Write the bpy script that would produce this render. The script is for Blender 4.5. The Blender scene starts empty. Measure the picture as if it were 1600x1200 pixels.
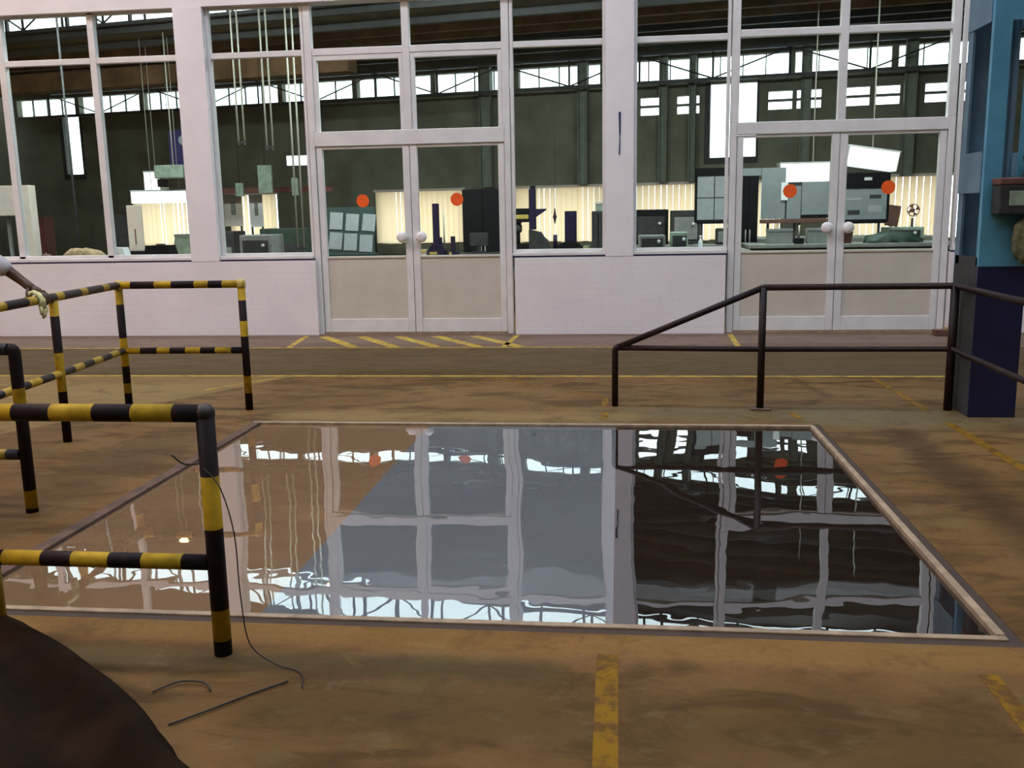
import bpy, bmesh, math, random
from mathutils import Vector, Matrix, Euler
random.seed(7)
SC = bpy.context.scene
COL = SC.collection

# ------------------------------------------------------------------ camera
def build_camera():
    cd = bpy.data.cameras.new('camera'); cam = bpy.data.objects.new('camera', cd); COL.objects.link(cam)
    yaw, pit, roll = 0.11530777, -0.17954336, 0.01842296
    M = Matrix.Rotation(yaw, 3, 'Z') @ Matrix.Rotation(pit, 3, 'X') @ Matrix.Rotation(roll, 3, 'Y')
    right, fwd, up = M.col[0], M.col[1], M.col[2]
    R = Matrix((right, up, -fwd)).transposed()
    cam.matrix_world = Matrix.Translation((0, 0, 1.45)) @ R.to_4x4()
    cd.sensor_width = 36.0; cd.lens = 1468.14 * 36.0 / 1600.0
    cd.clip_start = 0.05; cd.clip_end = 300
    SC.camera = cam
build_camera()

# ------------------------------------------------------------------ world, light, exposure
SC.view_settings.view_transform = 'Standard'
SC.view_settings.look = 'None'
SC.view_settings.exposure = 0.0
SC.view_settings.gamma = 1.0
SC.view_settings.use_curve_mapping = False
SC.cycles.use_denoising = True
SC.cycles.max_bounces = 10
SC.cycles.transparent_max_bounces = 24
SC.cycles.sample_clamp_indirect = 60.0
SC.cycles.caustics_reflective = False; SC.cycles.caustics_refractive = False
w = bpy.data.worlds.new('overcast_sky'); SC.world = w; w.use_nodes = True
bg = w.node_tree.nodes['Background']
bg.inputs['Color'].default_value = (0.86, 0.93, 1.0, 1); bg.inputs['Strength'].default_value = 4.0

def area_light(name, loc, size, rot, power, color, portal=False):
    ld = bpy.data.lights.new(name, 'AREA'); ld.shape = 'RECTANGLE'; ld.size, ld.size_y = size
    ld.energy = power; ld.color = color
    if portal: ld.cycles.is_portal = True
    o = bpy.data.objects.new(name, ld); COL.objects.link(o); o.location = loc; o.rotation_euler = rot
    return o
# daylight coming in through the hall's roof lights
SKY_Y = (6.6, 1.6, -3.6)
for sy, pw in zip(SKY_Y, (760, 150, 40)):
    area_light('roof_light_daylight', (-3.0, sy, 9.45), (24.0, 1.3), (0, 0, 0), pw, (0.80, 0.86, 1.03))
# fill lights added to brighten the inner room, unseen above the glazing (housings are built below)
for sx in (-7.2, -2.4, 2.4):
    area_light('fill_light', (sx, 12.35, 4.35), (2.3, 0.16), (math.radians(28), 0, 0), 165, (0.93, 1.0, 0.98))

# ------------------------------------------------------------------ materials
class NT:
    def __init__(s, m): s.t = m.node_tree; s.n = s.t.nodes; s.l = s.t.links
    def node(s, typ, **kw):
        x = s.n.new(typ)
        for k, v in kw.items(): setattr(x, k, v)
        return x
    def link(s, a, b): s.l.new(a, b)
    def math(s, op, a, b=None, clamp=False):
        x = s.node('ShaderNodeMath', operation=op); x.use_clamp = clamp
        for i, v in enumerate((a, b)):
            if v is None: continue
            if isinstance(v, (int, float)): x.inputs[i].default_value = v
            else: s.link(v, x.inputs[i])
        return x.outputs[0]
    def mix(s, f, a, b, mode='MIX'):
        x = s.node('ShaderNodeMix', data_type='RGBA', blend_type=mode)
        for i, v in ((0, f), (6, a), (7, b)):
            if isinstance(v, (int, float)): x.inputs[i].default_value = v
            elif isinstance(v, (tuple, list)): x.inputs[i].default_value = (*v[:3], 1)
            else: s.link(v, x.inputs[i])
        return x.outputs[2]
    def noise(s, co, scale, detail=3, rough=.55, dist=0.0):
        x = s.node('ShaderNodeTexNoise'); x.inputs['Scale'].default_value = scale; x.inputs['Detail'].default_value = detail
        x.inputs['Roughness'].default_value = rough; x.inputs['Distortion'].default_value = dist
        s.link(co, x.inputs['Vector']); return x.outputs['Fac']
    def ramp(s, f, lo, hi):
        x = s.node('ShaderNodeMapRange'); x.interpolation_type = 'SMOOTHSTEP'
        s.link(f, x.inputs['Value']); x.inputs['From Min'].default_value = lo; x.inputs['From Max'].default_value = hi
        return x.outputs[0]
    def mapping(s, co, scale=(1, 1, 1)):
        x = s.node('ShaderNodeMapping'); s.link(co, x.inputs['Vector']); x.inputs['Scale'].default_value = scale
        return x.outputs[0]
    def seg(s, co, a, b, width, soft):
        """1 near the floor segment a-b, 0 away from it (a stain or band with a shape of its own)"""
        A = Vector((*a, 0)); B = Vector((*b, 0)); d = B - A; L2 = d.length_squared
        sub = s.node('ShaderNodeVectorMath', operation='SUBTRACT'); s.link(co, sub.inputs[0]); sub.inputs[1].default_value = A
        dot = s.node('ShaderNodeVectorMath', operation='DOT_PRODUCT'); s.link(sub.outputs[0], dot.inputs[0]); dot.inputs[1].default_value = d
        t = s.math('MULTIPLY', dot.outputs['Value'], 1 / L2, clamp=True)
        sc = s.node('ShaderNodeVectorMath', operation='SCALE'); sc.inputs[0].default_value = d; s.link(t, sc.inputs['Scale'])
        df = s.node('ShaderNodeVectorMath', operation='DISTANCE'); s.link(sub.outputs[0], df.inputs[0]); s.link(sc.outputs[0], df.inputs[1])
        n = s.noise(co, 2.2, 4, .6)
        dd = s.math('ADD', df.outputs['Value'], s.math('MULTIPLY', s.math('SUBTRACT', n, .5), soft * 1.6))
        x = s.node('ShaderNodeMapRange'); x.interpolation_type = 'SMOOTHSTEP'; s.link(dd, x.inputs['Value'])
        x.inputs['From Min'].default_value = width; x.inputs['From Max'].default_value = width + soft
        x.inputs['To Min'].default_value = 1; x.inputs['To Max'].default_value = 0
        return x.outputs[0]

def base(name):
    m = bpy.data.materials.new(name); m.use_nodes = True
    n = NT(m); b = n.n['Principled BSDF']
    return m, n, b

def simple(name, col, rough=.6, metal=0.0, var=.12, scale=9.0, bump=0.0, bscale=60.0, spec=.5):
    m, n, b = base(name)
    co = n.node('ShaderNodeTexCoord').outputs['Object']
    f = n.noise(co, scale, 4)
    c = n.mix(n.ramp(f, .3, .7), tuple(x * (1 - var) for x in col), tuple(min(1, x * (1 + var)) for x in col))
    n.link(c, b.inputs['Base Color']); b.inputs['Roughness'].default_value = rough; b.inputs['Metallic'].default_value = metal
    b.inputs['Specular IOR Level'].default_value = spec
    if bump:
        bn = n.node('ShaderNodeBump'); bn.inputs['Strength'].default_value = bump; bn.inputs['Distance'].default_value = .004
        n.link(n.noise(co, bscale, 3), bn.inputs['Height']); n.link(bn.outputs[0], b.inputs['Normal'])
    return m

def emissive(name, col, strength):
    m, n, b = base(name)
    b.inputs['Base Color'].default_value = (*col, 1); b.inputs['Emission Color'].default_value = (*col, 1)
    b.inputs['Emission Strength'].default_value = strength
    return m

def glass_mat():
    m = bpy.data.materials.new('window_glass'); m.use_nodes = True
    n = NT(m); n.n.clear()
    out = n.node('ShaderNodeOutputMaterial')
    lw = n.node('ShaderNodeLayerWeight'); lw.inputs['Blend'].default_value = .5
    f = n.math('ADD', n.math('MULTIPLY', n.math('POWER', lw.outputs['Facing'], 5.0), .96), .035)
    tr = n.node('ShaderNodeBsdfTransparent'); tr.inputs[0].default_value = (.93, .965, .95, 1)
    gl = n.node('ShaderNodeBsdfGlossy'); gl.inputs['Roughness'].default_value = 0.0
    mx = n.node('ShaderNodeMixShader'); n.link(f, mx.inputs[0]); n.link(tr.outputs[0], mx.inputs[1]); n.link(gl.outputs[0], mx.inputs[2])
    n.link(mx.outputs[0], out.inputs[0])
    return m

def stripe_mat(name, b_len, y_len, off, yel=(.50, .32, .022), blk=(.014, .009, .010)):
    """hazard paint in rings along a pipe; UV.x holds the length along the pipe in metres"""
    m, n, b = base(name)
    tc = n.node('ShaderNodeTexCoord')
    sep = n.node('ShaderNodeSeparateXYZ'); n.link(tc.outputs['UV'], sep.inputs[0])
    per = b_len + y_len
    x = n.math('FRACT', n.math('DIVIDE', n.math('ADD', sep.outputs[0], off + 40 * per), per))
    isb = n.math('LESS_THAN', x, b_len / per)
    d = n.noise(tc.outputs['Object'], 14, 4)
    yc = n.mix(n.ramp(d, .35, .75), yel, tuple(v * .62 for v in yel))
    bc = n.mix(n.ramp(d, .5, .8), blk, (.05, .03, .022))
    n.link(n.mix(isb, yc, bc), b.inputs['Base Color']); b.inputs['Roughness'].default_value = .5
    return m

def ring_mat(name, breaks, first_black=True, yel=(.50, .32, .022), blk=(.014, .009, .010)):
    """hazard paint: explicit ring boundaries (metres along the pipe, read from UV.x)"""
    m, n, b = base(name)
    tc = n.node('ShaderNodeTexCoord'); sep = n.node('ShaderNodeSeparateXYZ'); n.link(tc.outputs['UV'], sep.inputs[0])
    tot = 2.0
    cr = n.node('ShaderNodeValToRGB'); cr.color_ramp.interpolation = 'CONSTANT'; e = cr.color_ramp.elements
    v = 1.0 if first_black else 0.0
    e[0].position = 0; e[0].color = (v, v, v, 1); e[1].position = breaks[0] / tot; e[1].color = (1 - v, 1 - v, 1 - v, 1)
    for k, q in enumerate(breaks[1:]):
        x = e.new(q / tot); c = v if k % 2 == 0 else 1 - v; x.color = (c, c, c, 1)
    n.link(n.math('DIVIDE', sep.outputs[0], tot), cr.inputs[0])
    d = n.noise(tc.outputs['Object'], 14, 4)
    yc = n.mix(n.ramp(d, .35, .75), yel, tuple(q * .6 for q in yel)); bc = n.mix(n.ramp(d, .5, .8), blk, (.04, .02, .015))
    n.link(n.mix(cr.outputs[0], yc, bc), b.inputs['Base Color']); b.inputs['Roughness'].default_value = .55; b.inputs['Specular IOR Level'].default_value = .12
    return m

def floor_mat():
    m, n, b = base('oil_stained_concrete_floor')
    co = n.node('ShaderNodeTexCoord').outputs['Object']
    sep = n.node('ShaderNodeSeparateXYZ'); n.link(co, sep.inputs[0])
    big = n.noise(co, .55, 5, .6, .6); mid = n.noise(n.mapping(co, (1.0, 2.6, 1)), 1.7, 6, .62, .8); fine = n.noise(co, 34, 3, .6)
    c = n.mix(n.ramp(big, .33, .68), (0.1322, 0.0702, 0.0242), (0.1860, 0.1069, 0.0389))
    c = n.mix(n.math('MULTIPLY', n.ramp(mid, .47, .64), .75), c, (0.0647, 0.0342, 0.0121))
    c = n.mix(n.math('MULTIPLY', n.ramp(n.noise(co, 1.1, 4, .6, 1.2), .56, .74), .55), c, (0.1615, 0.1215, 0.0499))
    # bays of the floor laid in other concrete: walkway and apron along the glazed wall
    walk = n.math('MULTIPLY', n.math('GREATER_THAN', sep.outputs[1], 8.33), n.math('LESS_THAN', sep.outputs[1], 10.15))
    c = n.mix(n.math('MULTIPLY', walk, .85), c, (0.0758, 0.0513, 0.0231))
    apron = n.math('MULTIPLY', n.math('GREATER_THAN', sep.outputs[1], 10.15), n.math('LESS_THAN', sep.outputs[1], 11.5))
    c = n.mix(n.math('MULTIPLY', apron, .8), c, (.185, .130, .108))
    # pale patch of newer concrete by the far left railing
    px = n.math('MULTIPLY', n.math('LESS_THAN', n.math('ADD', sep.outputs[0], n.math('MULTIPLY', sep.outputs[1], -.55)), -7.55), n.math('LESS_THAN', sep.outputs[1], 8.33))
    py = n.math('GREATER_THAN', sep.outputs[1], 5.6)
    c = n.mix(n.math('MULTIPLY', n.math('MULTIPLY', px, py), .6), c, (0.2546, 0.1839, 0.0710))
    # damp green-grey run-off behind the pit, dark bands right of the pit, oil line by the near post
    for a, e, wd, sf, col, am in (((.0, 6.75), (1.5, 6.72), .06, .28, (0.1322, 0.1069, 0.0515), .75), ((1.5, 6.72), (2.45, 6.62), .14, .34, (0.1370, 0.1130, 0.0552), .8),
                                  ((-2.4, 6.62), (0, 6.62), .05, .22, (0.2350, 0.1582, 0.0631), .7),
                                  ((1.80, 6.2), (1.85, 3.8), .03, .20, (0.0539, 0.0300, 0.0126), .75), ((2.35, 5.2), (2.5, 3.0), .04, .2, (0.0636, 0.0360, 0.0136), .6),
                                  ((-2.1, 2.80), (-.25, 2.79), .02, .11, (0.0685, 0.0531, 0.0220), .75), ((-2.6, 3.03), (1.3, 2.99), .05, .10, (0.2448, 0.1369, 0.0394), .6),
                                  ((-3.0, 5.9), (-3.1, 4.0), .12, .3, (0.0833, 0.0470, 0.0211), .6), ((1.5, 8.2), (1.62, 7.45), .01, .06, (0.0588, 0.0300, 0.0126), .6),
                                  ((-.9, 2.55), (.9, 2.45), .05, .35, (0.0636, 0.0360, 0.0116), .6)):
        c = n.mix(n.math('MULTIPLY', n.seg(co, a, e, wd, sf), am), c, col)
    c = n.mix(n.math('MULTIPLY', n.ramp(n.noise(co, 3.1, 6, .7, .5), .52, .66), .45), c, (0.0624, 0.0347, 0.0136))
    c = n.mix(n.math('MULTIPLY', n.ramp(n.noise(n.mapping(co, (1, 1.6, 1)), 5.3, 5, .7, .4), .55, .7), .35), c, (0.2040, 0.1426, 0.0748))
    c = n.mix(n.math('MULTIPLY', n.ramp(fine, .35, .75), .35), c, n.mix(.5, c, (0.0588, 0.0300, 0.0105)))
    n.link(c, b.inputs['Base Color']); b.inputs['Specular IOR Level'].default_value = .07
    r = n.node('ShaderNodeMapRange'); n.link(mid, r.inputs['Value']); r.inputs['To Min'].default_value = .42; r.inputs['To Max'].default_value = .72
    n.link(r.outputs[0], b.inputs['Roughness'])
    bn = n.node('ShaderNodeBump'); bn.inputs['Strength'].default_value = .35; bn.inputs['Distance'].default_value = .006
    n.link(n.noise(co, 22, 5, .6), bn.inputs['Height']); n.link(bn.outputs[0], b.inputs['Normal'])
    return m

def line_mat(a, bcol):
    m, n, b = base('worn_yellow_floor_paint')
    co = n.node('ShaderNodeTexCoord').outputs['Object']
    f = n.ramp(n.noise(co, 10, 6, .7), .44, .62); b.inputs['Specular IOR Level'].default_value = .1
    c = n.mix(f, a, bcol)
    n.link(c, b.inputs['Base Color']); b.inputs['Roughness'].default_value = .6
    return m

def brick_paint():
    m, n, b = base('white_painted_brickwork')
    co = n.node('ShaderNodeTexCoord').outputs['Object']
    c = n.mix(n.ramp(n.noise(co, 1.3, 4), .3, .7), (.75, .72, .75), (.80, .78, .80))
    sep = n.node('ShaderNodeSeparateXYZ'); n.link(co, sep.inputs[0])
    cb = n.node('ShaderNodeCombineXYZ'); n.link(sep.outputs[0], cb.inputs[0]); n.link(sep.outputs[2], cb.inputs[1])
    br = n.node('ShaderNodeTexBrick'); n.link(cb.outputs[0], br.inputs['Vector'])
    br.inputs['Scale'].default_value = 1.0; br.inputs['Brick Width'].default_value = .23; br.inputs['Row Height'].default_value = .076
    br.inputs['Mortar Size'].default_value = .006; br.inputs['Mortar Smooth'].default_value = .6
    br.inputs['Color1'].default_value = (1, 1, 1, 1); br.inputs['Color2'].default_value = (1, 1, 1, 1); br.inputs['Mortar'].default_value = (0, 0, 0, 1)
    bn = n.node('ShaderNodeBump'); bn.inputs['Strength'].default_value = .3; bn.inputs['Distance'].default_value = .003
    n.link(br.outputs['Color'], bn.inputs['Height']); n.link(bn.outputs[0], b.inputs['Normal'])
    n.link(c, b.inputs['Base Color']); b.inputs['Roughness'].default_value = .55
    return m

def water_mat(name, col, var):
    """turbid liquid: a diffuse body of its own colour under a mirror-like, faintly rippled surface"""
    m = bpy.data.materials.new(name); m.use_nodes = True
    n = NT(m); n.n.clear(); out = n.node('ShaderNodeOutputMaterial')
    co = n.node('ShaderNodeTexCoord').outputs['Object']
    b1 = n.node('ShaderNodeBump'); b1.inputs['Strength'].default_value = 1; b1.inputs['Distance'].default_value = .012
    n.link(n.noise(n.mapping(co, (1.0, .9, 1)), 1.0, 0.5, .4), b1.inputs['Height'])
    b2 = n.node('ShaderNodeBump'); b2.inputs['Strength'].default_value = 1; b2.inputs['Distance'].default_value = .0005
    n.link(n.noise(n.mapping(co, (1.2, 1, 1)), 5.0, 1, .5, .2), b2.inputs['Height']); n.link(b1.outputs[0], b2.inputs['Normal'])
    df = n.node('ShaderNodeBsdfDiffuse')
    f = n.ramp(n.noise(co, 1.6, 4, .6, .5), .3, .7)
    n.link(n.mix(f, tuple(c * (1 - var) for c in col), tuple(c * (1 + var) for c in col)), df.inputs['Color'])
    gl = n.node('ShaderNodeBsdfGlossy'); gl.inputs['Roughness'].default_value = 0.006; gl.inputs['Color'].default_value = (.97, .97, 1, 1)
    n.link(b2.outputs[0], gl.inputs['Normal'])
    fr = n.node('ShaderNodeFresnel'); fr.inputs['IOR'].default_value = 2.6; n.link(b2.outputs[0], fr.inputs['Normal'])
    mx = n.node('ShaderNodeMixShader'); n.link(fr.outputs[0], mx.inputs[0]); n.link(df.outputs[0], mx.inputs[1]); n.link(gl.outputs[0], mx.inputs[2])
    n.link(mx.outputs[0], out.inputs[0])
    return m

def blind_mat():
    m = bpy.data.materials.new('cream_blind_fabric'); m.use_nodes = True
    n = NT(m); n.n.clear(); out = n.node('ShaderNodeOutputMaterial')
    df = n.node('ShaderNodeBsdfDiffuse'); df.inputs[0].default_value = (.62, .54, .43, 1)
    tl = n.node('ShaderNodeBsdfTranslucent'); tl.inputs[0].default_value = (.97, .86, .68, 1)
    mx = n.node('ShaderNodeMixShader'); mx.inputs[0].default_value = .85
    n.link(df.outputs[0], mx.inputs[1]); n.link(tl.outputs[0], mx.inputs[2]); n.link(mx.outputs[0], out.inputs[0])
    return m

M = dict(
    floor=floor_mat(), line=line_mat((.50, .36, .055), (.26, .17, .06)), line_dark=line_mat((.215, .115, .006), (.10, .052, .014)), brick=brick_paint(), glass=glass_mat(), blind=blind_mat(),
    white=simple('white_painted_plaster', (.78, .76, .79), .6, var=.04, scale=2),
    frame=simple('white_painted_aluminium', (.70, .70, .70), .4, var=.06, scale=4),
    panel=simple('beige_door_panel', (.56, .53, .46), .5, var=.05, scale=3),
    dark_blue=simple('dark_blue_sill_shadow_and_slot', (.02, .02, .09), .5),  # shared by the painted sill shadow and the column slot
    orange=simple('orange_sticker', (.90, .12, .012), .5, var=.04),
    knob=simple('white_plastic', (.78, .77, .78), .35, var=.03),
    concrete=simple('pit_concrete', (.30, .235, .17), .8, var=.25, scale=6, bump=.5),
    rust=simple('rusty_dark_steel', (.085, .045, .028), .7, var=.4, scale=8, bump=.3),
    edge=simple('worn_steel_edge', (.30, .22, .14), .6, var=.25, scale=12),
    darkline=simple('dark_joint_filler', (.045, .028, .02), .8),
    railbrown=simple('dark_brown_rail_paint', (.016, .008, .008), .5, var=.3, scale=16, spec=.25),
    sky_blue=simple('light_blue_steel_paint', (.085, .30, .46), .45, var=.10, scale=5),
    mid_blue=simple('greyed_blue_steel_paint', (.10, .19, .27), .5, var=.15, scale=5),  # greyer blue for the sides and rear of the stanchion
    navy=simple('navy_steel_paint', (.008, .010, .05), .45, var=.2, scale=5),
    olive_wall=simple('dark_olive_wall_paint', (.155, .160, .115), .8, var=.25, scale=1.2),
    green_post=simple('grey_green_steel', (.17, .20, .16), .7, var=.15),
    roofsheet=simple('dark_roof_sheeting', (.125, .115, .080), .8, var=.3, scale=2),
    rustroof=simple('brown_roof_sheeting', (.17, .095, .042), .8, var=.4, scale=2),
    steel=simple('dark_truss_steel', (.030, .034, .034), .6, var=.2),
    bench=simple('pale_green_worktop', (.24, .26, .23), .5, var=.12),
    bench_dark=simple('dark_worktop', (.045, .045, .042), .5, var=.2),
    grey=simple('grey_machine_paint', (.22, .235, .22), .55, var=.12),
    dkgrey=simple('dark_grey_machine_paint', (.038, .040, .042), .6, var=.2, spec=.25),
    black=simple('matt_black', (.006, .006, .009), .7, var=.2, spec=.12),
    indigo=simple('dark_violet_steel', (.018, .012, .042), .5, var=.2, spec=.2),
    board_green=simple('dark_green_board', (.015, .042, .036), .6, var=.15),
    paper=simple('pale_blue_paper', (.31, .35, .365), .8, var=.06, scale=14),
    paper_grey=simple('grey_blue_sheet', (.22, .255, .265), .8, var=.06, scale=9),
    paper_white=simple('white_paper', (.82, .84, .86), .8, var=.03),
    cream=simple('cream_card', (.66, .58, .52), .7, var=.06),
    tan=simple('tan_cloth', (.34, .25, .14), .9, var=.3, scale=20, bump=.4),
    brown=simple('brown_wood', (.12, .055, .04), .6, var=.25),
    redbrown=simple('red_brown_paint', (.16, .05, .04), .6, var=.2),
    yellow=simple('yellow_paint', (.55, .42, .10), .5, var=.1),
    purple=simple('deep_blue_banner', (.018, .015, .10), .8, var=.1),
    pale_green=simple('pale_green_paint', (.26, .34, .27), .6, var=.2),
    dk_green=simple('dark_green_paint', (.02, .045, .03), .6, var=.3),
    tube=simple('pale_conduit', (.50, .50, .42), .4, var=.1),
    lampwhite=emissive('lit_lamp_diffuser', (.90, .96, 1.0), 1.1),
    lit=emissive('fill_strip_glow', (.93, 1.0, .98), 4.0),  # glow of the added fill strips in the inner room
    sodium=emissive('lit_sodium_lamp', (1.0, .53, .26), 640.0),
    skin=simple('brown_skin', (.085, .042, .028), .5, var=.12, scale=20),
    shirt=simple('pale_grey_cotton', (.50, .48, .50), .85, var=.06, scale=6, bump=.3),
    trouser=simple('dark_blue_work_trousers', (.02, .022, .04), .85, var=.1),
    hair=simple('black_hair', (.008, .007, .006), .7, var=.2),
    boot=simple('black_leather', (.012, .010, .009), .4, var=.2),
    glove=simple('pale_yellow_glove_cloth', (.62, .60, .30), .85, var=.35, scale=30, bump=.4),
    tarp=simple('dark_brown_tarpaulin', (.014, .008, .0045), .9, var=.45, scale=3, bump=.6, bscale=18, spec=.05),
    olive_cloth=simple('olive_cloth', (.13, .14, .075), .9, var=.35, scale=24, bump=.4),
    wire=simple('black_wire', (.012, .010, .010), .5),
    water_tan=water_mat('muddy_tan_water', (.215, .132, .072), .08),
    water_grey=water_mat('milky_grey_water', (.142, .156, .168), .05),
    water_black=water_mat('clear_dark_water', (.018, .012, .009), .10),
)

# ------------------------------------------------------------------ mesh helpers
def tag(o, label=None, cat=None, group=None, kind=None):
    if label: o['label'] = label
    if cat: o['category'] = cat
    if group: o['group'] = group
    if kind: o['kind'] = kind
    return o

def empty(name, loc=(0, 0, 0), rz=0.0, label=None, cat=None, group=None, kind=None):
    o = bpy.data.objects.new(name, None); COL.objects.link(o); o.location = loc; o.rotation_euler = (0, 0, rz)
    o.empty_display_size = .1
    return tag(o, label, cat, group, kind)

class MB:
    def __init__(s): s.bm = bmesh.new(); s.uv = s.bm.loops.layers.uv.new('UVMap')
    def box(s, x0, x1, y0, y1, z0, z1, bev=0.0, mat=None):
        pts = [(x, y, z) for z in (z0, z1) for y in (y0, y1) for x in (x0, x1)]
        v = [s.bm.verts.new(p if mat is None else mat @ Vector(p)) for p in pts]
        fs = [s.bm.faces.new([v[i] for i in q]) for q in ((0, 2, 3, 1), (4, 5, 7, 6), (0, 1, 5, 4), (2, 6, 7, 3), (0, 4, 6, 2), (1, 3, 7, 5))]
        if bev:
            es = list({e for f in fs for e in f.edges})
            bmesh.ops.bevel(s.bm, geom=es, offset=bev, segments=2, affect='EDGES', profile=.5)
        return s
    def tube(s, pts, r, seg=14, cap=True, u0=0.0):
        """pipe through the points, radius r (number or list); UV.x is length in metres"""
        P = [Vector(p) for p in pts]; n = len(P)
        rr = r if isinstance(r, (list, tuple)) else [r] * n
        rings = []; L = u0; ls = []
        up = None
        for i in range(n):
            if i: L += (P[i] - P[i - 1]).length
            ls.append(L)
            t = ((P[min(i + 1, n - 1)] - P[i]).normalized() + (P[i] - P[max(i - 1, 0)]).normalized())
            t = t.normalized() if t.length > 1e-6 else Vector((0, 0, 1))
            if up is None:
                a = Vector((0, 0, 1)) if abs(t.z) < .9 else Vector((1, 0, 0)); up = (a - t * a.dot(t)).normalized()
            else: up = (up - t * up.dot(t)).normalized()
            side = t.cross(up)
            rings.append([s.bm.verts.new(P[i] + (up * math.cos(k * 2 * math.pi / seg) + side * math.sin(k * 2 * math.pi / seg)) * rr[i]) for k in range(seg)])
        for i in range(n - 1):
            for k in range(seg):
                f = s.bm.faces.new((rings[i][k], rings[i][(k + 1) % seg], rings[i + 1][(k + 1) % seg], rings[i + 1][k])); f.smooth = True
                for lp in f.loops:
                    lp[s.uv].uv = (ls[i] if lp.vert in rings[i] else ls[i + 1], k / seg)
        if cap:
            for ring, l in ((rings[0], ls[0]), (rings[-1], ls[-1])):
                f = s.bm.faces.new(ring)
                for lp in f.loops: lp[s.uv].uv = (l, 0)
        return s
    def lathe(s, prof, seg=24, c=(0, 0, 0), axis='Z'):
        c = Vector(c); rings = []
        for r, h in prof:
            ring = []
            for k in range(seg):
                a = 2 * math.pi * k / seg; p = (r * math.cos(a), r * math.sin(a), h)
                if axis == 'Y': p = (p[0], h, p[1])
                elif axis == 'X': p = (h, p[0], p[1])
                ring.append(s.bm.verts.new(c + Vector(p)))
            rings.append(ring)
        for i in range(len(prof) - 1):
            for k in range(seg):
                f = s.bm.faces.new((rings[i][k], rings[i][(k + 1) % seg], rings[i + 1][(k + 1) % seg], rings[i + 1][k])); f.smooth = True
        s.bm.faces.new(rings[0]); s.bm.faces.new(rings[-1])
        return s
    def poly(s, pts, d):
        """prism: polygon pts extruded by vector d"""
        a = [s.bm.verts.new(p) for p in pts]; b = [s.bm.verts.new(Vector(p) + Vector(d)) for p in pts]
        s.bm.faces.new(a); s.bm.faces.new(list(reversed(b))); n = len(a)
        for i in range(n): s.bm.faces.new((a[i], b[i], b[(i + 1) % n], a[(i + 1) % n]))
        return s
    def build(s, name, mat, parent=None, label=None, cat=None, group=None, kind=None):
        bmesh.ops.remove_doubles(s.bm, verts=s.bm.verts, dist=1e-6)
        bmesh.ops.recalc_face_normals(s.bm, faces=s.bm.faces)
        me = bpy.data.meshes.new(name); s.bm.to_mesh(me); s.bm.free(); me.materials.append(mat)
        o = bpy.data.objects.new(name, me); COL.objects.link(o)
        if parent is not None: o.parent = parent
        return tag(o, label, cat, group, kind)

def bx(name, mat, parent, *b, bev=0.0, **kw): return MB().box(*b, bev=bev).build(name, mat, parent, **kw)
def tb(name, mat, parent, pts, r, seg=14, **kw): return MB().tube(pts, r, seg).build(name, mat, parent, **kw)
def arc(c, r, a0, a1, n, plane='XZ'):
    out = []
    for i in range(n + 1):
        a = a0 + (a1 - a0) * i / n; out.append((c[0] + r * math.cos(a), c[1], c[2] + r * math.sin(a)) if plane == 'XZ' else (c[0] + r * math.cos(a), c[1] + r * math.sin(a), c[2]))
    return out

# ------------------------------------------------------------------ the hall: floor, pit, roof, side walls
PX0, PX1, PY0, PY1 = -2.56, 1.277, 3.16, 6.35          # pit opening
HX0, HX1, HY0, WY = -24.0, 13.0, -9.0, 11.30           # hall, WY = face of the glazed wall
def hole_slab(x0, x1, y0, y1, hx0, hx1, hy0, hy1, z0, z1):
    m = MB()
    m.box(x0, hx0, y0, y1, z0, z1); m.box(hx1, x1, y0, y1, z0, z1); m.box(hx0, hx1, y0, hy0, z0, z1); m.box(hx0, hx1, hy1, y1, z0, z1)
    return m
RIM = .075
floor = hole_slab(HX0, HX1, HY0, 26.0, PX0 - RIM, PX1 + RIM, PY0 - RIM, PY1 + RIM, -.30, 0).build('floor', M['floor'], kind='structure',
    label='oil-stained brown concrete factory floor around the flooded pit', cat='floor')
def floor_strip(a, b, wd, mat='line'):
    A = Vector((*a, 0)); B = Vector((*b, 0)); d = (B - A).normalized(); s = Vector((-d.y, d.x, 0)) * wd / 2
    MB().poly([A + s, B + s, B - s, A - s], (0, 0, .0015)).build('yellow_line', M[mat], floor)
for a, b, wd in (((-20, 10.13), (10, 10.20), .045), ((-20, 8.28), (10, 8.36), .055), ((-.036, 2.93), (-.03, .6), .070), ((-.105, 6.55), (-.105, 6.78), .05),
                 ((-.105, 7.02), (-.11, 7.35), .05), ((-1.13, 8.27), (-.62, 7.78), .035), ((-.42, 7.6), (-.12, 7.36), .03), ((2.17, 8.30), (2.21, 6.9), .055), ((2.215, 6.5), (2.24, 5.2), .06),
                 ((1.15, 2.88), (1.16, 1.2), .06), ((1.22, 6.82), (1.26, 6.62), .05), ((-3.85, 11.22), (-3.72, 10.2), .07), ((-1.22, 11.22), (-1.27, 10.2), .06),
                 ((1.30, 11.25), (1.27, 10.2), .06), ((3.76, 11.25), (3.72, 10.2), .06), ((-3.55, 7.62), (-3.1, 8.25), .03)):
    floor_strip(a, b, wd, 'line_dark' if b[1] < 8.2 and a[1] < 8.31 else 'line')  # darker yellow for lines on the near side of the walkway
for k in range(5):
    x = -3.62 + k * .47; floor_strip((x, 11.15), (x + .66, 10.22), .12)

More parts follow.
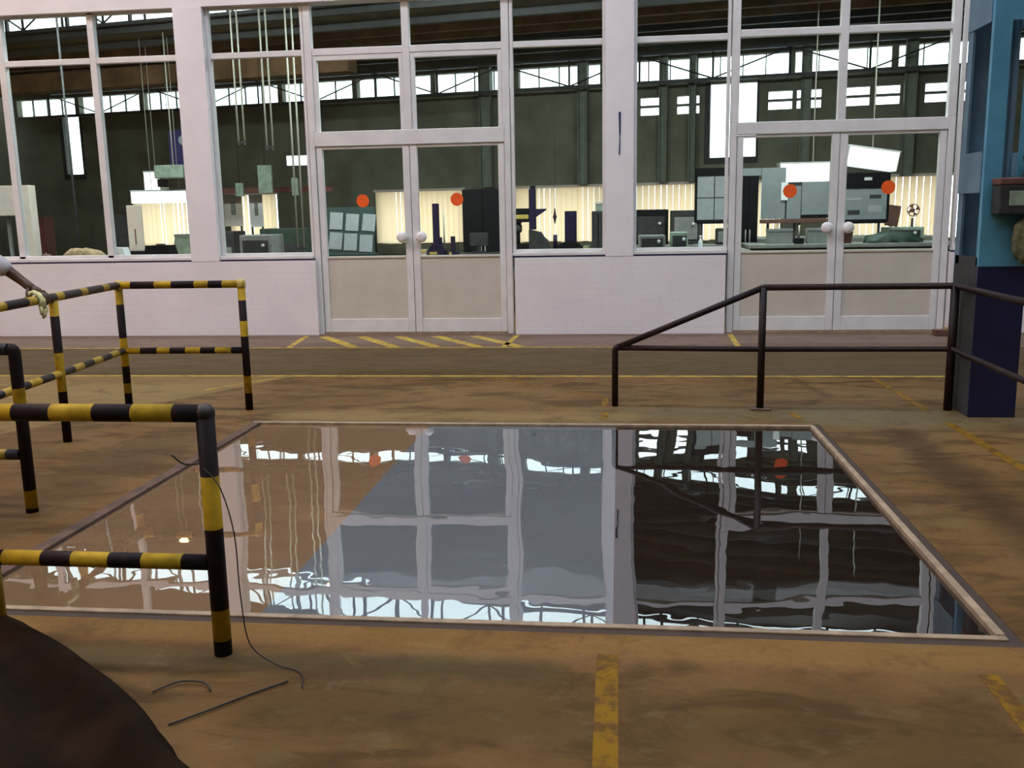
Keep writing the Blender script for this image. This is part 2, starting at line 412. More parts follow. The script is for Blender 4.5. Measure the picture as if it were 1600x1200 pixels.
# pit lining, rim, water
pit = empty('flooded_pit', (0, 0, 0), label='concrete-lined rectangular pit sunk in the floor, flooded to the brim', cat='pit', kind='structure')
bx('lining', M['concrete'], pit, PX0 - .07, PX0, PY0 - .07, PY1 + .07, -.9, -.02)
bx('lining', M['concrete'], pit, PX1, PX1 + .07, PY0 - .07, PY1 + .07, -.9, -.02)
bx('lining', M['concrete'], pit, PX0, PX1, PY0 - .07, PY0, -.9, -.02)
bx('lining', M['concrete'], pit, PX0, PX1, PY1, PY1 + .07, -.9, -.02)
bx('pit_floor', M['concrete'], pit, PX0 - .07, PX1 + .07, PY0 - .07, PY1 + .07, -.95, -.9)
e = .032
bx('edge_strip', M['edge'], pit, PX0 - e, PX1 + e, PY0 - e, PY0, -.02, .006, bev=.003)
bx('edge_strip', M['edge'], pit, PX0 - e, PX1 + e, PY1, PY1 + e, -.02, .006, bev=.003)
bx('edge_strip', M['edge'], pit, PX1, PX1 + e, PY0, PY1, -.02, .010, bev=.003)
bx('edge_strip', M['rust'], pit, PX0 - e - .035, PX0, PY0, PY1, -.02, .006, bev=.003, label='rusty dark edge strip')
bx('joint', M['darkline'], pit, PX0 - RIM, PX1 + RIM, PY0 - RIM, PY0 - e, -.02, -.002)
bx('joint', M['darkline'], pit, PX1 + e, PX1 + RIM, PY0 - e, PY1 + RIM, -.02, -.002)
bx('joint', M['concrete'], pit, PX0 - RIM, PX1 + e, PY1 + e, PY1 + RIM, -.02, -.001)
bx('joint', M['rust'], pit, PX0 - RIM, PX0 - e - .035, PY0 - e, PY1 + e, -.02, -.001)
water = empty('pit_water', (0, 0, 0), label='still mirror-like water filling the pit, tan, grey and black in bands', cat='water')
WZ = -.012
def water_band(name, x0, x1, mat, label):
    me = bpy.data.meshes.new(name)
    v = [(x, y, z) for z in (-.9, WZ) for x, y in ((x0, PY0), (x1, PY0), (x1, PY1), (x0, PY1))]
    me.from_pydata(v, [], [(3, 2, 1, 0), (4, 5, 6, 7), (0, 1, 5, 4), (1, 2, 6, 5), (2, 3, 7, 6), (3, 0, 4, 7)])
    me.materials.append(mat); o = bpy.data.objects.new(name, me); COL.objects.link(o); o.parent = water; o['label'] = label
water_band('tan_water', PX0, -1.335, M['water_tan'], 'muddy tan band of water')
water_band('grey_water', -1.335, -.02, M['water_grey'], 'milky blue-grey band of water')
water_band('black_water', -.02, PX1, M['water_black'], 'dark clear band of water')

# roof with long roof lights, hall walls
CZ = 9.5
m = MB(); ys = [HY0]
for sy in sorted(SKY_Y): ys += [sy - .7, sy + .7]
ys.append(WY + .2)
for i in range(0, len(ys), 2): m.box(HX0, HX1, ys[i], ys[i + 1], CZ, CZ + .1)
for sy in SKY_Y:
    m.box(HX0, -15.2, sy - .7, sy + .7, CZ, CZ + .1); m.box(9.2, HX1, sy - .7, sy + .7, CZ, CZ + .1)
m.build('ceiling', M['roofsheet'], label='dark sheeted factory roof with long roof lights', cat='roof', kind='structure')
bx('wall_left', M['olive_wall'], None, HX0 - .2, HX0, HY0, 26, -.3, CZ + .1, kind='structure', label='far left end wall of the hall', cat='wall')
bx('wall_right', M['olive_wall'], None, HX1, HX1 + .2, HY0, 26, -.3, CZ + .1, kind='structure', label='far right end wall of the hall', cat='wall')
bx('wall_back', M['olive_wall'], None, HX0, HX1, HY0 - .2, HY0, -.3, CZ + .1, kind='structure', label='rear wall of the hall behind the viewer', cat='wall')

# ------------------------------------------------------------------ the glazed wall
GY = 11.42                                             # glass line
def gx(x): return x * GY / WY
def gz(z): return 1.45 + (z - 1.45) * GY / WY
wf = empty('wall_front', (0, WY, 0), label='white-painted low brick wall and fascia carrying the glazing', cat='wall', kind='structure')
def wfp(name, mat, *b, **kw):
    return bx(name, mat, wf, b[0], b[1], b[2] - WY, b[3] - WY, b[4], b[5], **kw)
DZ = .925
for a, b in ((HX0, -3.72), (-1.25, 1.24), (3.76, HX1)):
    wfp('brick_dado', M['brick'], a, b, WY, WY + .22, 0, DZ)
wfp('fascia', M['white'], HX0, HX1, WY, WY + .22, 3.935, CZ)
def column(x0, x1, label):
    c = empty('column', ((x0 + x1) / 2, WY, 0), label=label, cat='column', kind='structure'); h = (x1 - x0) / 2
    bx('shaft', M['white'], c, -h, h, -.004, .23, DZ, 3.935, bev=.006)
    return c
c1 = column(-5.31, -4.945, 'white column left of the double door with the green display rack')
c2 = column(-.165, .165, 'white column with a dark vertical slot between the two double doors')
c0 = column(-10.2, -9.85, 'white column at the far left end of the glazing')
MB().poly([(-.012, -.012, 2.58), (.014, -.012, 2.58), (.012, -.012, 2.35), (.004, -.012, 2.30), (.008, -.012, 2.24), (.004, -.012, 2.1), (-.010, -.012, 2.1), (-.004, -.012, 2.24), (-.006, -.012, 2.33)], (0, .02, 0)).build('slot', M['dark_blue'], c2, label='dark vertical slot')

FD = .04
def member(name, par, x0, x1, z0, z1, dy=0.0, dep=FD, mat='frame'):
    return bx(name, M[mat], par, x0, x1, -dep + dy, dep + dy, z0, z1, bev=.006)
def pane(par, x0, x1, z0, z1, dy=0.0):
    return bx('pane', M['glass'], par, x0, x1, dy - .003, dy + .003, z0, z1)
HZ = 3.98
def window(n, label):
    return empty('window_%d' % n, (0, GY, 0), label=label, cat='window', kind='structure')
BZ = gz(3.36)
def plain_window(n, x0, x1, mulls, label, bar=BZ, wm=.085):
    """window on the low wall: sill, jambs, mullions, one high transom bar, panes"""
    w = window(n, label)
    z0, z1 = .985, HZ - .02
    bx('sill', M['frame'], w, x0, x1, -.105, FD, .945, .985, bev=.008)
    bx('sill_shadow', M['dark_blue'], w, x0, x1, -.085, .0, .922, .945)  # dark strip drawn in place of the shadow line under the sill
    xs = [x0] + mulls + [x1]
    member('jamb', w, x0, x0 + .035, z0, z1); member('jamb', w, x1 - .035, x1, z0, z1)
    for q in mulls: member('mullion', w, q - wm / 2, q + wm / 2, z0, z1)
    member('bottom_rail', w, x0 + .035, x1 - .035, z0, z0 + .035)
    member('head', w, x0 + .035, x1 - .035, z1 - .05, z1)
    for i in range(len(xs) - 1):
        a = xs[i] + (.035 if i == 0 else wm / 2); b = xs[i + 1] - (.035 if i == len(xs) - 2 else wm / 2)
        member('transom', w, a, b, bar - .035, bar + .035, dep=FD * .9)
        pane(w, a - .01, b + .01, z0 + .03, bar - .03); pane(w, a - .01, b + .01, bar + .03, z1 - .04)
    return w
plain_window(1, -9.85, -5.31, [-8.80, -7.61, -6.41], 'tall white-framed window left of the leftmost column in view')
plain_window(2, -4.945, -3.745, [], 'white-framed window with hanging conduits, left of the left double door')
plain_window(3, -1.275, -.165, [], 'white-framed window right of the left double door')
plain_window(4, .165, 1.255, [], 'white-framed window left of the right double door')
plain_window(5, 3.785, 8.5, [4.95, 6.15, 7.3], 'white-framed window right of the right double door, behind the blue stanchion')

def door_set(wn, x0, xm, x1, ztr0, ztr1, bar, inner, label_over, frame_label, n0, labels):
    """lights over a double door, the door frame and the two leaves"""
    w = window(wn, label_over); z1 = HZ - .02; t = .045
    for q in (x0, xm, x1): member('mullion', w, q - t, q + t, ztr1, z1, dep=FD + .005)
    for a, b in ((x0 + t, xm - t), (xm + t, x1 - t)):
        member('transom', w, a, b, bar - .04, bar + .04)
        if inner:
            for nm, *q in (('inner_frame', a, a + .05, ztr1, bar - .04), ('inner_frame', b - .05, b, ztr1, bar - .04), ('inner_frame', a + .05, b - .05, bar - .10, bar - .04)):
                member(nm, w, *q, dep=FD * .8)
        pane(w, a - .01, b + .01, ztr1 - .02, bar - .03); pane(w, a - .01, b + .01, bar + .03, z1)
    fr = empty('trim_%d' % (1 if n0 == 1 else 2), (0, GY, 0), label=frame_label, cat='door frame', kind='structure')
    member('jamb', fr, x0 - t, x0 + t * .6, 0, ztr1, dep=FD + .01); member('jamb', fr, x1 - t * .6, x1 + t, 0, ztr1, dep=FD + .01)
    member('header', fr, x0 + t * .6, x1 - t * .6, ztr0, ztr1, dep=FD + .008)
    bx('threshold', M['edge'], fr, x0 + t * .6, x1 - t * .6, -.06, .06, 0, .018)
    for i, (a, b) in enumerate(((x0 + t * .6 + .006, xm - .004), (xm + .004, x1 - t * .6 - .006))):
        d = empty('door_%d' % (n0 + i), (a if i == 0 else b, GY, 0), label=labels[i], cat='door', kind='structure')
        wd = b - a; s = 1 if i == 0 else -1
        def X(p, q): return (min(s * p, s * q), max(s * p, s * q))
        st = .075; z0 = .022; zt = ztr0 - .006
        for p, q in ((0, st), (wd - st - .01, wd)): member('stile', d, *X(p, q), z0, zt, dep=.03)
        member('top_rail', d, *X(st, wd - st - .01), zt - .03, zt, dep=.028); member('kick_rail', d, *X(st, wd - st - .01), z0, .19, dep=.028)
        member('mid_rail', d, *X(st, wd - st - .01), .935, .965, dep=.024, mat='panel')
        bx('lower_panel', M['panel'], d, *X(st, wd - st - .01), -.012, .012, .19, .935, label='beige lower panel')
        o = pane(d, *X(st - .01, wd - st), .96, zt - .02)
        kx = s * (wd - .115)
        MB().lathe([(.012, .0), (.012, -.03), (.05, -.035), (.066, -.052), (.066, -.072), (.05, -.09), (.02, -.098)], 24, (kx, -.02, 1.19 if n0 == 1 else 1.22), 'Y').build('knob', M['knob'], d, label='round white knob')
        MB().lathe([(.078, -.003), (.078, -.006)], 28, (STK[n0 + i] - d.location.x, 0, STZ[n0 + i]), 'Y').build('sticker', M['orange'], d, label='round orange sticker on the glass')
    return w
STK = {1: gx(-3.083), 2: gx(-1.93), 3: gx(1.945), 4: gx(3.03)}; STZ = {1: gz(1.631), 2: gz(1.628), 3: gz(1.645), 4: gz(1.665)}
door_set(6, gx(-3.655), gx(-2.48), gx(-1.315), gz(2.278), gz(2.45), gz(3.36), True, 'white-framed lights above the left double door',
         'white frame of the left double door', 1, ('left leaf of the left double door, beside the green rack', 'right leaf of the left double door'))
door_set(7, gx(1.30), gx(2.475), gx(3.66), gz(2.285), gz(2.42), gz(3.385), False, 'white-framed lights above the right double door',
         'white frame of the right double door', 3, ('left leaf of the right double door', 'right leaf of the right double door, nearest the blue stanchion'))

# ------------------------------------------------------------------ the inner room: back wall, saw-tooth roof
BA = Vector((0, 20.5, 0)); bang = math.atan(-.18)
MBK = Matrix.Translation(BA) @ Matrix.Rotation(bang, 4, 'Z')       # back wall frame: local x along it, y outwards
def back_s(x): return x / math.cos(bang)
holes = dict(blind1=(-5.62, -3.50, .84, 1.98), blind2=(-2.36, -.30, .84, 1.98), blind3=(.25, 3.3, .84, 1.98), blind4=(4.20, 7.6, .84, 2.02),
             blindL=(-12.2, -10.4, .84, 2.0), blindL2=(-9.45, -8.2, .84, 2.0), bwR=(1.86, 2.78, 2.50, 3.96), bwL=(-14.12, -13.62, 2.62, 4.06))
for k in range(13):
    s = -15.5 + k * 1.9; holes['cl%d' % k] = (s, s + 1.78, 4.09, 4.49)
pk = []
for s in (.42, 1.18, 3.0, 3.55, 4.45, 5.0, 5.9, 6.5):
    for z in (3.40, 3.60): pk.append((s, s + .46, z, z + .16))
for i, h in enumerate(pk): holes['pk%d' % i] = h
def holed_wall(s0, s1, z0, z1, th, hl, name, mat, **kw):
    ss = sorted({s0, s1, *[h[0] for h in hl], *[h[1] for h in hl]}); zs = sorted({z0, z1, *[h[2] for h in hl], *[h[3] for h in hl]})
    m = MB()
    for j in range(len(zs) - 1):
        run = None
        for i in range(len(ss) - 1):
            cs, cz = (ss[i] + ss[i + 1]) / 2, (zs[j] + zs[j + 1]) / 2
            solid = not any(h[0] < cs < h[1] and h[2] < cz < h[3] for h in hl)
            if solid: run = (run[0], ss[i + 1]) if run else (ss[i], ss[i + 1])
            if run and (not solid or i == len(ss) - 2): m.box(run[0], run[1], 0, th, zs[j], zs[j + 1]); run = None
    return m.build(name, mat, **kw)
bw = holed_wall(-17, 12, 0, 4.86, .18, list(holes.values()), 'wall_rear', M['olive_wall'], kind='structure', label='dark olive rear wall of the inner room with blinds and clerestory', cat='wall')
bw.matrix_world = MBK
rw = empty('clerestory_glazing', (0, 0, 0), label='row of high clerestory lights along the rear wall of the inner room', cat='window', kind='structure'); rw.matrix_world = MBK
for k, h in holes.items():
    if k.startswith('cl'):
        bx('pane', M['glass'], rw, h[0], h[1], .08, .086, h[2], h[3])
        for q in range(1, 4): bx('glazing_bar', M['steel'], rw, h[0] + (h[1] - h[0]) * q / 4 - .010, h[0] + (h[1] - h[0]) * q / 4 + .010, .05, .1, h[2], h[3])
for i, (k, lab) in enumerate((('bwR', 'bright tall window high on the rear wall above the display boards'), ('bwL', 'narrow bright window high on the rear wall at far left'))):
    w = empty('window_%d' % (8 + i), (0, 0, 0), label=lab, cat='window', kind='structure'); w.matrix_world = MBK; h = holes[k]
    bx('pane', M['glass'], w, h[0], h[1], .09, .096, h[2], h[3])
    for q in ((h[0] - .10, h[0], h[2] - .12, h[3] + .03), (h[1], h[1] + .04, h[2] - .12, h[3] + .03), (h[0], h[1], h[2] - .12, h[2])):
        bx('frame', M['dkgrey'], w, q[0], q[1], -.03, .05, q[2], q[3])
# windows with vertical blinds
def blind(key, n, label, top=2.0):
    h = holes[key]
    b = empty('vertical_blind', (0, 0, 0), label=label, cat='blind'); b.matrix_world = MBK
    bx('head_rail', M['cream'], b, h[0] - .04, h[1] + .04, -.10, -.03, h[3], h[3] + .05)
    sp = (h[1] - h[0]) / n
    for k in range(n):
        a = math.radians(random.uniform(8, 26)) * (1 if random.random() < .8 else -1); cx = h[0] + sp * (k + .5)
        mm = Matrix.Translation((cx, -.065, 0)) @ Matrix.Rotation(a, 4, 'Z')
        MB().box(-.061, .061, -.0012, .0012, h[2] + random.uniform(-.03, .0), h[3], mat=mm).build('slat', M['blind'], b)
blind('blind1', 17, 'cream vertical blind seen through the left double door')
blind('blind2', 17, 'cream vertical blind behind the silhouetted instruments')
blind('blind3', 24, 'cream vertical blind behind the black-framed notice board')
blind('blind4', 27, 'cream vertical blind at the right behind the desk fan')
blind('blindL', 14, 'cream vertical blind behind the tall white board at far left')
blind('blindL2', 10, 'cream vertical blind just right of the leftmost column in view')
m = MB().box(-17, 12, .18, .62, 2.10, 2.16).build('shade_slab', M['concrete'], label='added unseen slab outside that shades the tops of the blinds', cat='shade slab', kind='structure'); m.matrix_world = MBK  # added out of view to darken the upper part of the blinds
# saw-tooth roof
ROT = Matrix.Translation((0, 14.0, 0)) @ Matrix.Rotation(bang, 4, 'Z')     # the saw-tooth runs parallel to the rear wall
def roof_z(x, y): return 4.50 + (ROT.inverted() @ Vector((x, y, 0))).y * .05
def roof_piece(pts, label):
    vs = [v for p in pts for v in (p, (p[0], p[1], p[2] + .08))]
    m = MB(); a = [m.bm.verts.new(p) for p in pts]; b = [m.bm.verts.new((p[0], p[1], p[2] + .08)) for p in pts]
    m.bm.faces.new(a); m.bm.faces.new(list(reversed(b))); n = len(a)
    for q in range(n): m.bm.faces.new((a[q], b[q], b[(q + 1) % n], a[(q + 1) % n]))
    return m.build('roof_slope', M['roofsheet'], label=label, cat='roof', kind='structure')
P_ = lambda x, y, z: tuple(ROT @ Vector((x, y, z)))
roof_piece([(-17, 11.5, 5.06), (10, 11.5, 5.06), P_(10.2, 0, 5.2), P_(-17.2, 0, 5.2)], 'dark sloping roof over the front bay of the inner room')
o = roof_piece([P_(-17.2, 0, 4.50), P_(10.2, 0, 4.50), P_(10.2, 6.9, 4.845), P_(-17.2, 6.9, 4.845)], 'dark sloping roof over the rear bay of the inner room')
for k in range(6):
    y = .8 + k * .95; z = 4.50 + y * .05
    mm = MB().box(-16.5, 9.0, y - .05, y + .05, z - .12, z - .002, mat=ROT).build('purlin', M['rustroof' if k in (1, 2) else 'steel'], o)
bm_ = MB().box(-16, -5.2, 2.0, 2.35, 3.98, 4.32, mat=ROT).build('roof_beam', M['rustroof'], label='long brown beam under the inner roof at left', cat='beam', kind='structure')
rl = empty('roof_light', (0, 14.0, 0), bang, label='long saw-tooth roof light of the inner room close behind the glazing', cat='roof light', kind='structure')
for k in range(20):
    x = -15.6 + k * 1.25
    bx('pane', M['glass'], rl, x, x + 1.2, -.003, .003, 4.62, 5.2); bx('glazing_bar', M['steel'], rl, x - .03, x + .01, -.03, .03, 4.58, 5.2)
    if k % 2: bx('glazing_bar', M['steel'], rl, x + .56, x + .585, -.02, .02, 4.58, 5.2)
bx('sill_beam', M['steel'], rl, -16, 9.8, -.06, .06, 4.48, 4.62)
bx('wall_side_left', M['olive_wall'], None, -17.1, -17, 11.5, 25, 0, 5.4, label='left side wall of the inner room', cat='wall', kind='structure')
bx('wall_side_right', M['olive_wall'], None, 9.6, 9.7, 11.5, 21, 0, 5.4, label='right side wall of the inner room', cat='wall', kind='structure')
PT = .022
def truss(y0, zb, zt, x0, x1, step, label, mw=None, phase=0):
    t = empty('roof_truss', (0, 0, 0), label=label, cat='truss')
    if mw: t.matrix_world = mw
    bx('bottom_chord', M['steel'], t, x0, x1, y0 - .035, y0 + .035, zb - .05, zb); bx('top_chord', M['steel'], t, x0, x1, y0 - .035, y0 + .035, zt, zt + .05)
    x = x0 + phase; k = 0
    while x + step < x1:
        tb('upright', M['steel'], t, [(x, y0, zb), (x, y0, zt)], PT, 6)
        tb('diagonal', M['steel'], t, [(x, y0, zb), (x + step, y0, zt)] if k % 2 else [(x, y0, zt), (x + step, y0, zb)], PT * .7, 6)
        x += step; k += 1
truss(-.55, 4.00, 4.50, -14, 7.5, 1.45, 'steel lattice truss in front of the rear clerestory', MBK)
truss(-.3, 4.60, 5.12, -14, 9, .8, 'steel lattice truss under the near roof light of the inner room', ROT)
for i, (s, wd, lab) in enumerate(((.93, .16, 'narrow grey-green stanchion left of the bright tall window'), (1.52, .13, 'thin grey-green stanchion beside the bright tall window'),
                                  (3.72, .2, 'grey-green stanchion right of the bright tall window'), (5.62, .22, 'grey-green stanchion behind the desk fan'),
                                  (-2.9, .26, 'grey-green stanchion behind the left double door'), (-.75, .2, 'grey-green stanchion behind the silhouetted instruments'))):
    p = empty('stanchion', (0, 0, 0), label=lab, cat='column', kind='structure'); p.matrix_world = MBK
    bx('web', M['green_post'], p, s - wd / 2 + .02, s + wd / 2 - .02, -.16, -.14, 2.02, 4.62); bx('flange', M['green_post'], p, s - wd / 2, s - wd / 2 + .02, -.24, -.001, 2.02, 4.62); bx('flange', M['green_post'], p, s + wd / 2 - .02, s + wd / 2, -.24, -.001, 2.02, 4.62)
# light comes through these openings
for k in ('bwR', 'blind1', 'blind2', 'blind4'):
    h = holes[k]; c = MBK @ Vector(((h[0] + h[1]) / 2, .25, (h[2] + h[3]) / 2))
    area_light('opening_portal', c, (h[1] - h[0], h[3] - h[2]), (math.radians(-90), 0, bang), 1, (1, 1, 1), True)
c = MBK @ Vector((-4, .25, 4.31)); area_light('opening_portal', c, (24, .4), (math.radians(-90), 0, bang), 1, (1, 1, 1), True)
area_light('opening_portal', ROT @ Vector((-3.5, .1, 4.9)), (25, .6), (math.radians(-90), 0, bang), 1, (1, 1, 1), True)

# ------------------------------------------------------------------ railings
def elbow(a, c, b, r=.05, n=5):
    """points of a rounded corner at c between directions to a and b"""
    A, C, B = Vector(a), Vector(c), Vector(b)
    p = C + (A - C).normalized() * r; q = C + (B - C).normalized() * r
    return [tuple((p * (1 - t) ** 2) + C * (2 * t * (1 - t)) + q * t * t) for t in [i / n for i in range(n + 1)]]
STR = {}
def stripe(b, y, o):
    k = (b, y, o)
    if k not in STR: STR[k] = stripe_mat('black_and_yellow_hazard_paint', b, y, o)
    return STR[k]
PR = .030
# near left railing
ra = empty('hazard_railing', (-1.33, 2.84, 0), label='nearest black and yellow striped pipe railing at lower left', cat='railing', group='striped railings')
ZT, ZM = .832, .325
tb('post', ring_mat('black_and_yellow_hazard_paint', [0.05, 0.16, 0.44, 0.62], True), ra, [(0, 0, 0), (0, 0, ZT)], PR)
tb('top_rail', ring_mat('black_and_yellow_hazard_paint', [0.1, 0.24, 0.37, 0.52, 0.65, 0.8, 0.93], True), ra, [(0, 0, ZT), (-.81, 0, ZT)], PR)
tb('mid_rail', ring_mat('black_and_yellow_hazard_paint', [0.08, 0.22, 0.34, 0.47, 0.58, 0.72, 0.85], True), ra, [(-.028, 0, ZM), (-.79, 0, ZM)], PR * .88)
MB().lathe([(.004, -.033), (.020, -.028), (.031, -.012), (.033, .0), (.031, .012), (.020, .028), (.004, .033)], 16, (0, 0, ZT)).build('elbow', stripe(9, .01, 2), ra)
tb('post', stripe(.16, .20, .08), ra, [(-.81, 0, 0), (-.81, 0, ZT)], PR)
# railing with a single post in view at the left edge
rb = empty('hazard_railing', (-2.965, 4.285, 0), label='striped pipe railing with one post in view at the left edge', cat='railing', group='striped railings')
tb('post', ring_mat('black_and_yellow_hazard_paint', [0.02, 0.115, 0.53, 0.64], True), rb, [(0, 0, 0)] + elbow((0, 0, 0), (0, 0, .835), (-1, 0, .835), .02), PR)
tb('top_rail', stripe(.04, .16, .0), rb, [(-.03, 0, .835), (-1.6, 0, .835)], PR)
tb('mid_rail', stripe(.09, .18, .02), rb, [(-.028, 0, .30), (-1.6, 0, .30)], PR * .9)
tb('post', stripe(.2, .16, .0), rb, [(-1.55, 0, 0), (-1.55, 0, .83)], PR)
# far left corner railing
rc = empty('hazard_railing', (-3.79, 6.79, 0), label='far corner railing in black and yellow stripes, three posts in view', cat='railing', group='striped railings')
o_ = Vector((-3.79, 6.79, 0))
def rl_(p): return tuple(Vector(p) - o_)
ZC, ZD = .965, .462
tb('post', ring_mat('black_and_yellow_hazard_paint', [0.13, 0.26, 0.57, 0.68, 0.84], True), rc, [rl_((-2.827, 6.813, 0)), rl_((-2.827, 6.813, ZC - .02))], .0285)
tb('post', ring_mat('black_and_yellow_hazard_paint', [0.13, 0.21, 0.34, 0.56, 0.82], True), rc, [(0, 0, 0), (0, 0, ZC - .02)], .0285)
tb('post', ring_mat('black_and_yellow_hazard_paint', [0.34, 0.6, 0.84], True), rc, [rl_((-3.668, 5.75, 0)), rl_((-3.668, 5.75, ZC - .02))], .0285)
tb('post', stripe(.22, .16, .0), rc, [rl_((-3.53, 4.45, 0)), rl_((-3.53, 4.45, ZC - .02))], .0285)
tb('top_rail', ring_mat('black_and_yellow_hazard_paint', [0.12, 0.31, 0.44, 0.62, 0.73, 0.84], False), rc, [(-.02, 0, ZC), rl_((-2.80, 6.813, ZC))], .0285)
tb('top_rail', stripe(.26, .10, .05), rc, [(-.005, 0, ZC), rl_((-3.668, 5.75, ZC)), rl_((-3.53, 4.45, ZC))], .0285)
tb('mid_rail', ring_mat('black_and_yellow_hazard_paint', [0.11, 0.25, 0.35, 0.47, 0.59, 0.71, 0.83], False), rc, [(.02, 0, ZD), rl_((-2.85, 6.813, ZD))], .025)
tb('mid_rail', stripe(.16, .14, .05), rc, [(.0, -.02, ZD), rl_((-3.668, 5.75, ZD)), rl_((-3.53, 4.45, ZD))], .025)
for p in ((-2.827, 6.813), (-3.79, 6.79)):
    MB().lathe([(.030, -.03), (.034, -.015), (.034, .02), (.022, .036)], 14, rl_((*p, ZC))).build('corner_fitting', M['yellow'], rc)
# right dark railing
rd = empty('dark_railing', (1.03, 6.93, 0), label='dark brown pipe railing with a sloping top rail right of the pit', cat='railing')
o_ = Vector((1.03, 6.93, 0)); r_ = .024; ZR, ZS = .893, .445
tb('post', M['railbrown'], rd, [rl_((-.03, 7.02, 0))] + [rl_(q) for q in elbow((-.03, 7.02, 0), (-.03, 7.02, ZS), (1.03, 6.93, ZR), .03)], r_)
tb('post', M['railbrown'], rd, [(0, 0, 0), (0, 0, ZR)], r_ * 1.1)
tb('post', M['railbrown'], rd, [rl_((2.35, 6.93, 0)), rl_((2.35, 6.93, ZR))], r_ * 1.25)
tb('sloping_rail', M['railbrown'], rd, [rl_((-.02, 7.02, ZS)), (0, 0, ZR)], r_ * .95)
tb('top_rail', M['railbrown'], rd, [(0, 0, ZR), rl_((2.35, 6.93, ZR)), rl_((2.33, 6.0, ZR)), rl_((2.33, 4.2, ZR))], r_ * .95)
tb('mid_rail', M['railbrown'], rd, [rl_((-.03, 7.02, ZS)), (0, 0, ZS), rl_((2.35, 6.93, ZS)), rl_((2.33, 6.0, ZS)), rl_((2.33, 4.2, ZS))], r_ * .85)
tb('post', M['railbrown'], rd, [rl_((2.33, 4.2, 0)), rl_((2.33, 4.2, ZR))], r_ * 1.1)
bx('base_plate', M['rust'], rd, -.075, .075, -.06, .06, 0, .012, bev=.004)

fb = empty('timber_block', (3.70, 11.05, 0), label='small brown timber block at the foot of the right door frame', cat='block'); bx('block', M['brown'], fb, -.16, .10, -.06, .06, 0, .07, bev=.006); bx('wedge', M['tan'], fb, -.05, .1, -.05, .05, .07, .10)
# ------------------------------------------------------------------ blue laced stanchion and what hangs on it
st = empty('blue_stanchion', (2.56, 6.93, 0), label='light blue laced steel stanchion with a navy foot beside the dark railing', cat='column')
x0, x1, y0, y1, hz = -.155, .155, -.235, .225, 9.48
def angle(cx, cy, sx, sy, wl_, dl, mat):
    t = .018; m = MB()
    m.box(min(cx, cx + sx * wl_), max(cx, cx + sx * wl_), min(cy, cy + sy * t), max(cy, cy + sy * t), 1.04, hz)
    m.box(min(cx, cx + sx * t), max(cx, cx + sx * t), min(cy + sy * t, cy + sy * dl), max(cy + sy * t, cy + sy * dl), 1.04, hz)
    return m.build('corner_angle', mat, st)
angle(x0, y0, 1, 1, .112, .045, M['sky_blue']); angle(x1, y0, -1, 1, .10, .05, M['sky_blue'])
angle(x0, y1, 1, -1, .10, .09, M['mid_blue']); angle(x1, y1, -1, -1, .10, .09, M['mid_blue'])
bx('foot', M['navy'], st, x0, x1, y0 - .004, y0 + .016, 0, 1.04); bx('foot', M['navy'], st, x0, x1, y1 - .016, y1, 0, 1.04)
bx('foot_side', M['dkgrey'], st, x0, x0 + .016, y0 + .016, y1 - .016, 0, 1.10); bx('foot_side', M['navy'], st, x1 - .016, x1, y0 + .016, y1 - .016, 0, 1.04)  # left side dark grey: shade on the navy put into the colour
bx('batten_plate', M['sky_blue'], st, x0, x1, y0 - .008, y0, 1.04, 1.40)
for z0_, z1_ in ((1.10, 1.20), (1.53, 1.80), (2.62, 3.0), (3.9, 4.2), (5.2, 5.5), (6.5, 6.8)):
    if z0_ > 1.15: bx('batten_plate', M['mid_blue'], st, x0 - .006, x0, y0 + .045, y1, z0_, z1_)
    bx('batten_plate', M['mid_blue'], st, x1, x1 + .006, y0 + .05, y1, z0_, z1_)
    if z0_ > 1.7: bx('batten_plate', M['sky_blue'], st, x0 + .112, x1 - .10, y0, y0 + .012, z0_, z1_)
bx('inner_plate', M['mid_blue'], st, x0 + .04, x1 - .02, y1 - .03, y1 - .018, 1.04, hz)
cb = empty('control_box', (2.565, 6.64, 1.385), label='dark control box with pale window mounted on the blue stanchion', cat='control box')
bx('body', M['dkgrey'], cb, -.11, .20, -.10, .044, 0, .19, bev=.01)
bx('lid', M['brown'], cb, -.115, .21, -.105, .044, .19, .235, bev=.008)
bx('window', M['pale_green'], cb, -.05, .14, -.106, -.099, .055, .15, bev=.003)
be = empty('warning_horn', (2.66, 6.60, 1.625), label='dark bell-shaped horn standing on the control box', cat='horn')
MB().lathe([(.05, 0), (.05, .015), (.03, .02), (.03, .07), (.045, .08), (.055, .13), (.04, .155), (.02, .165)], 20).build('body', M['dkgrey'], be)
MB().lathe([(.018, 0), (.018, .05), (.05, .10)], 18, (-.0, -.0, .085), 'X').build('bell', M['black'], be)
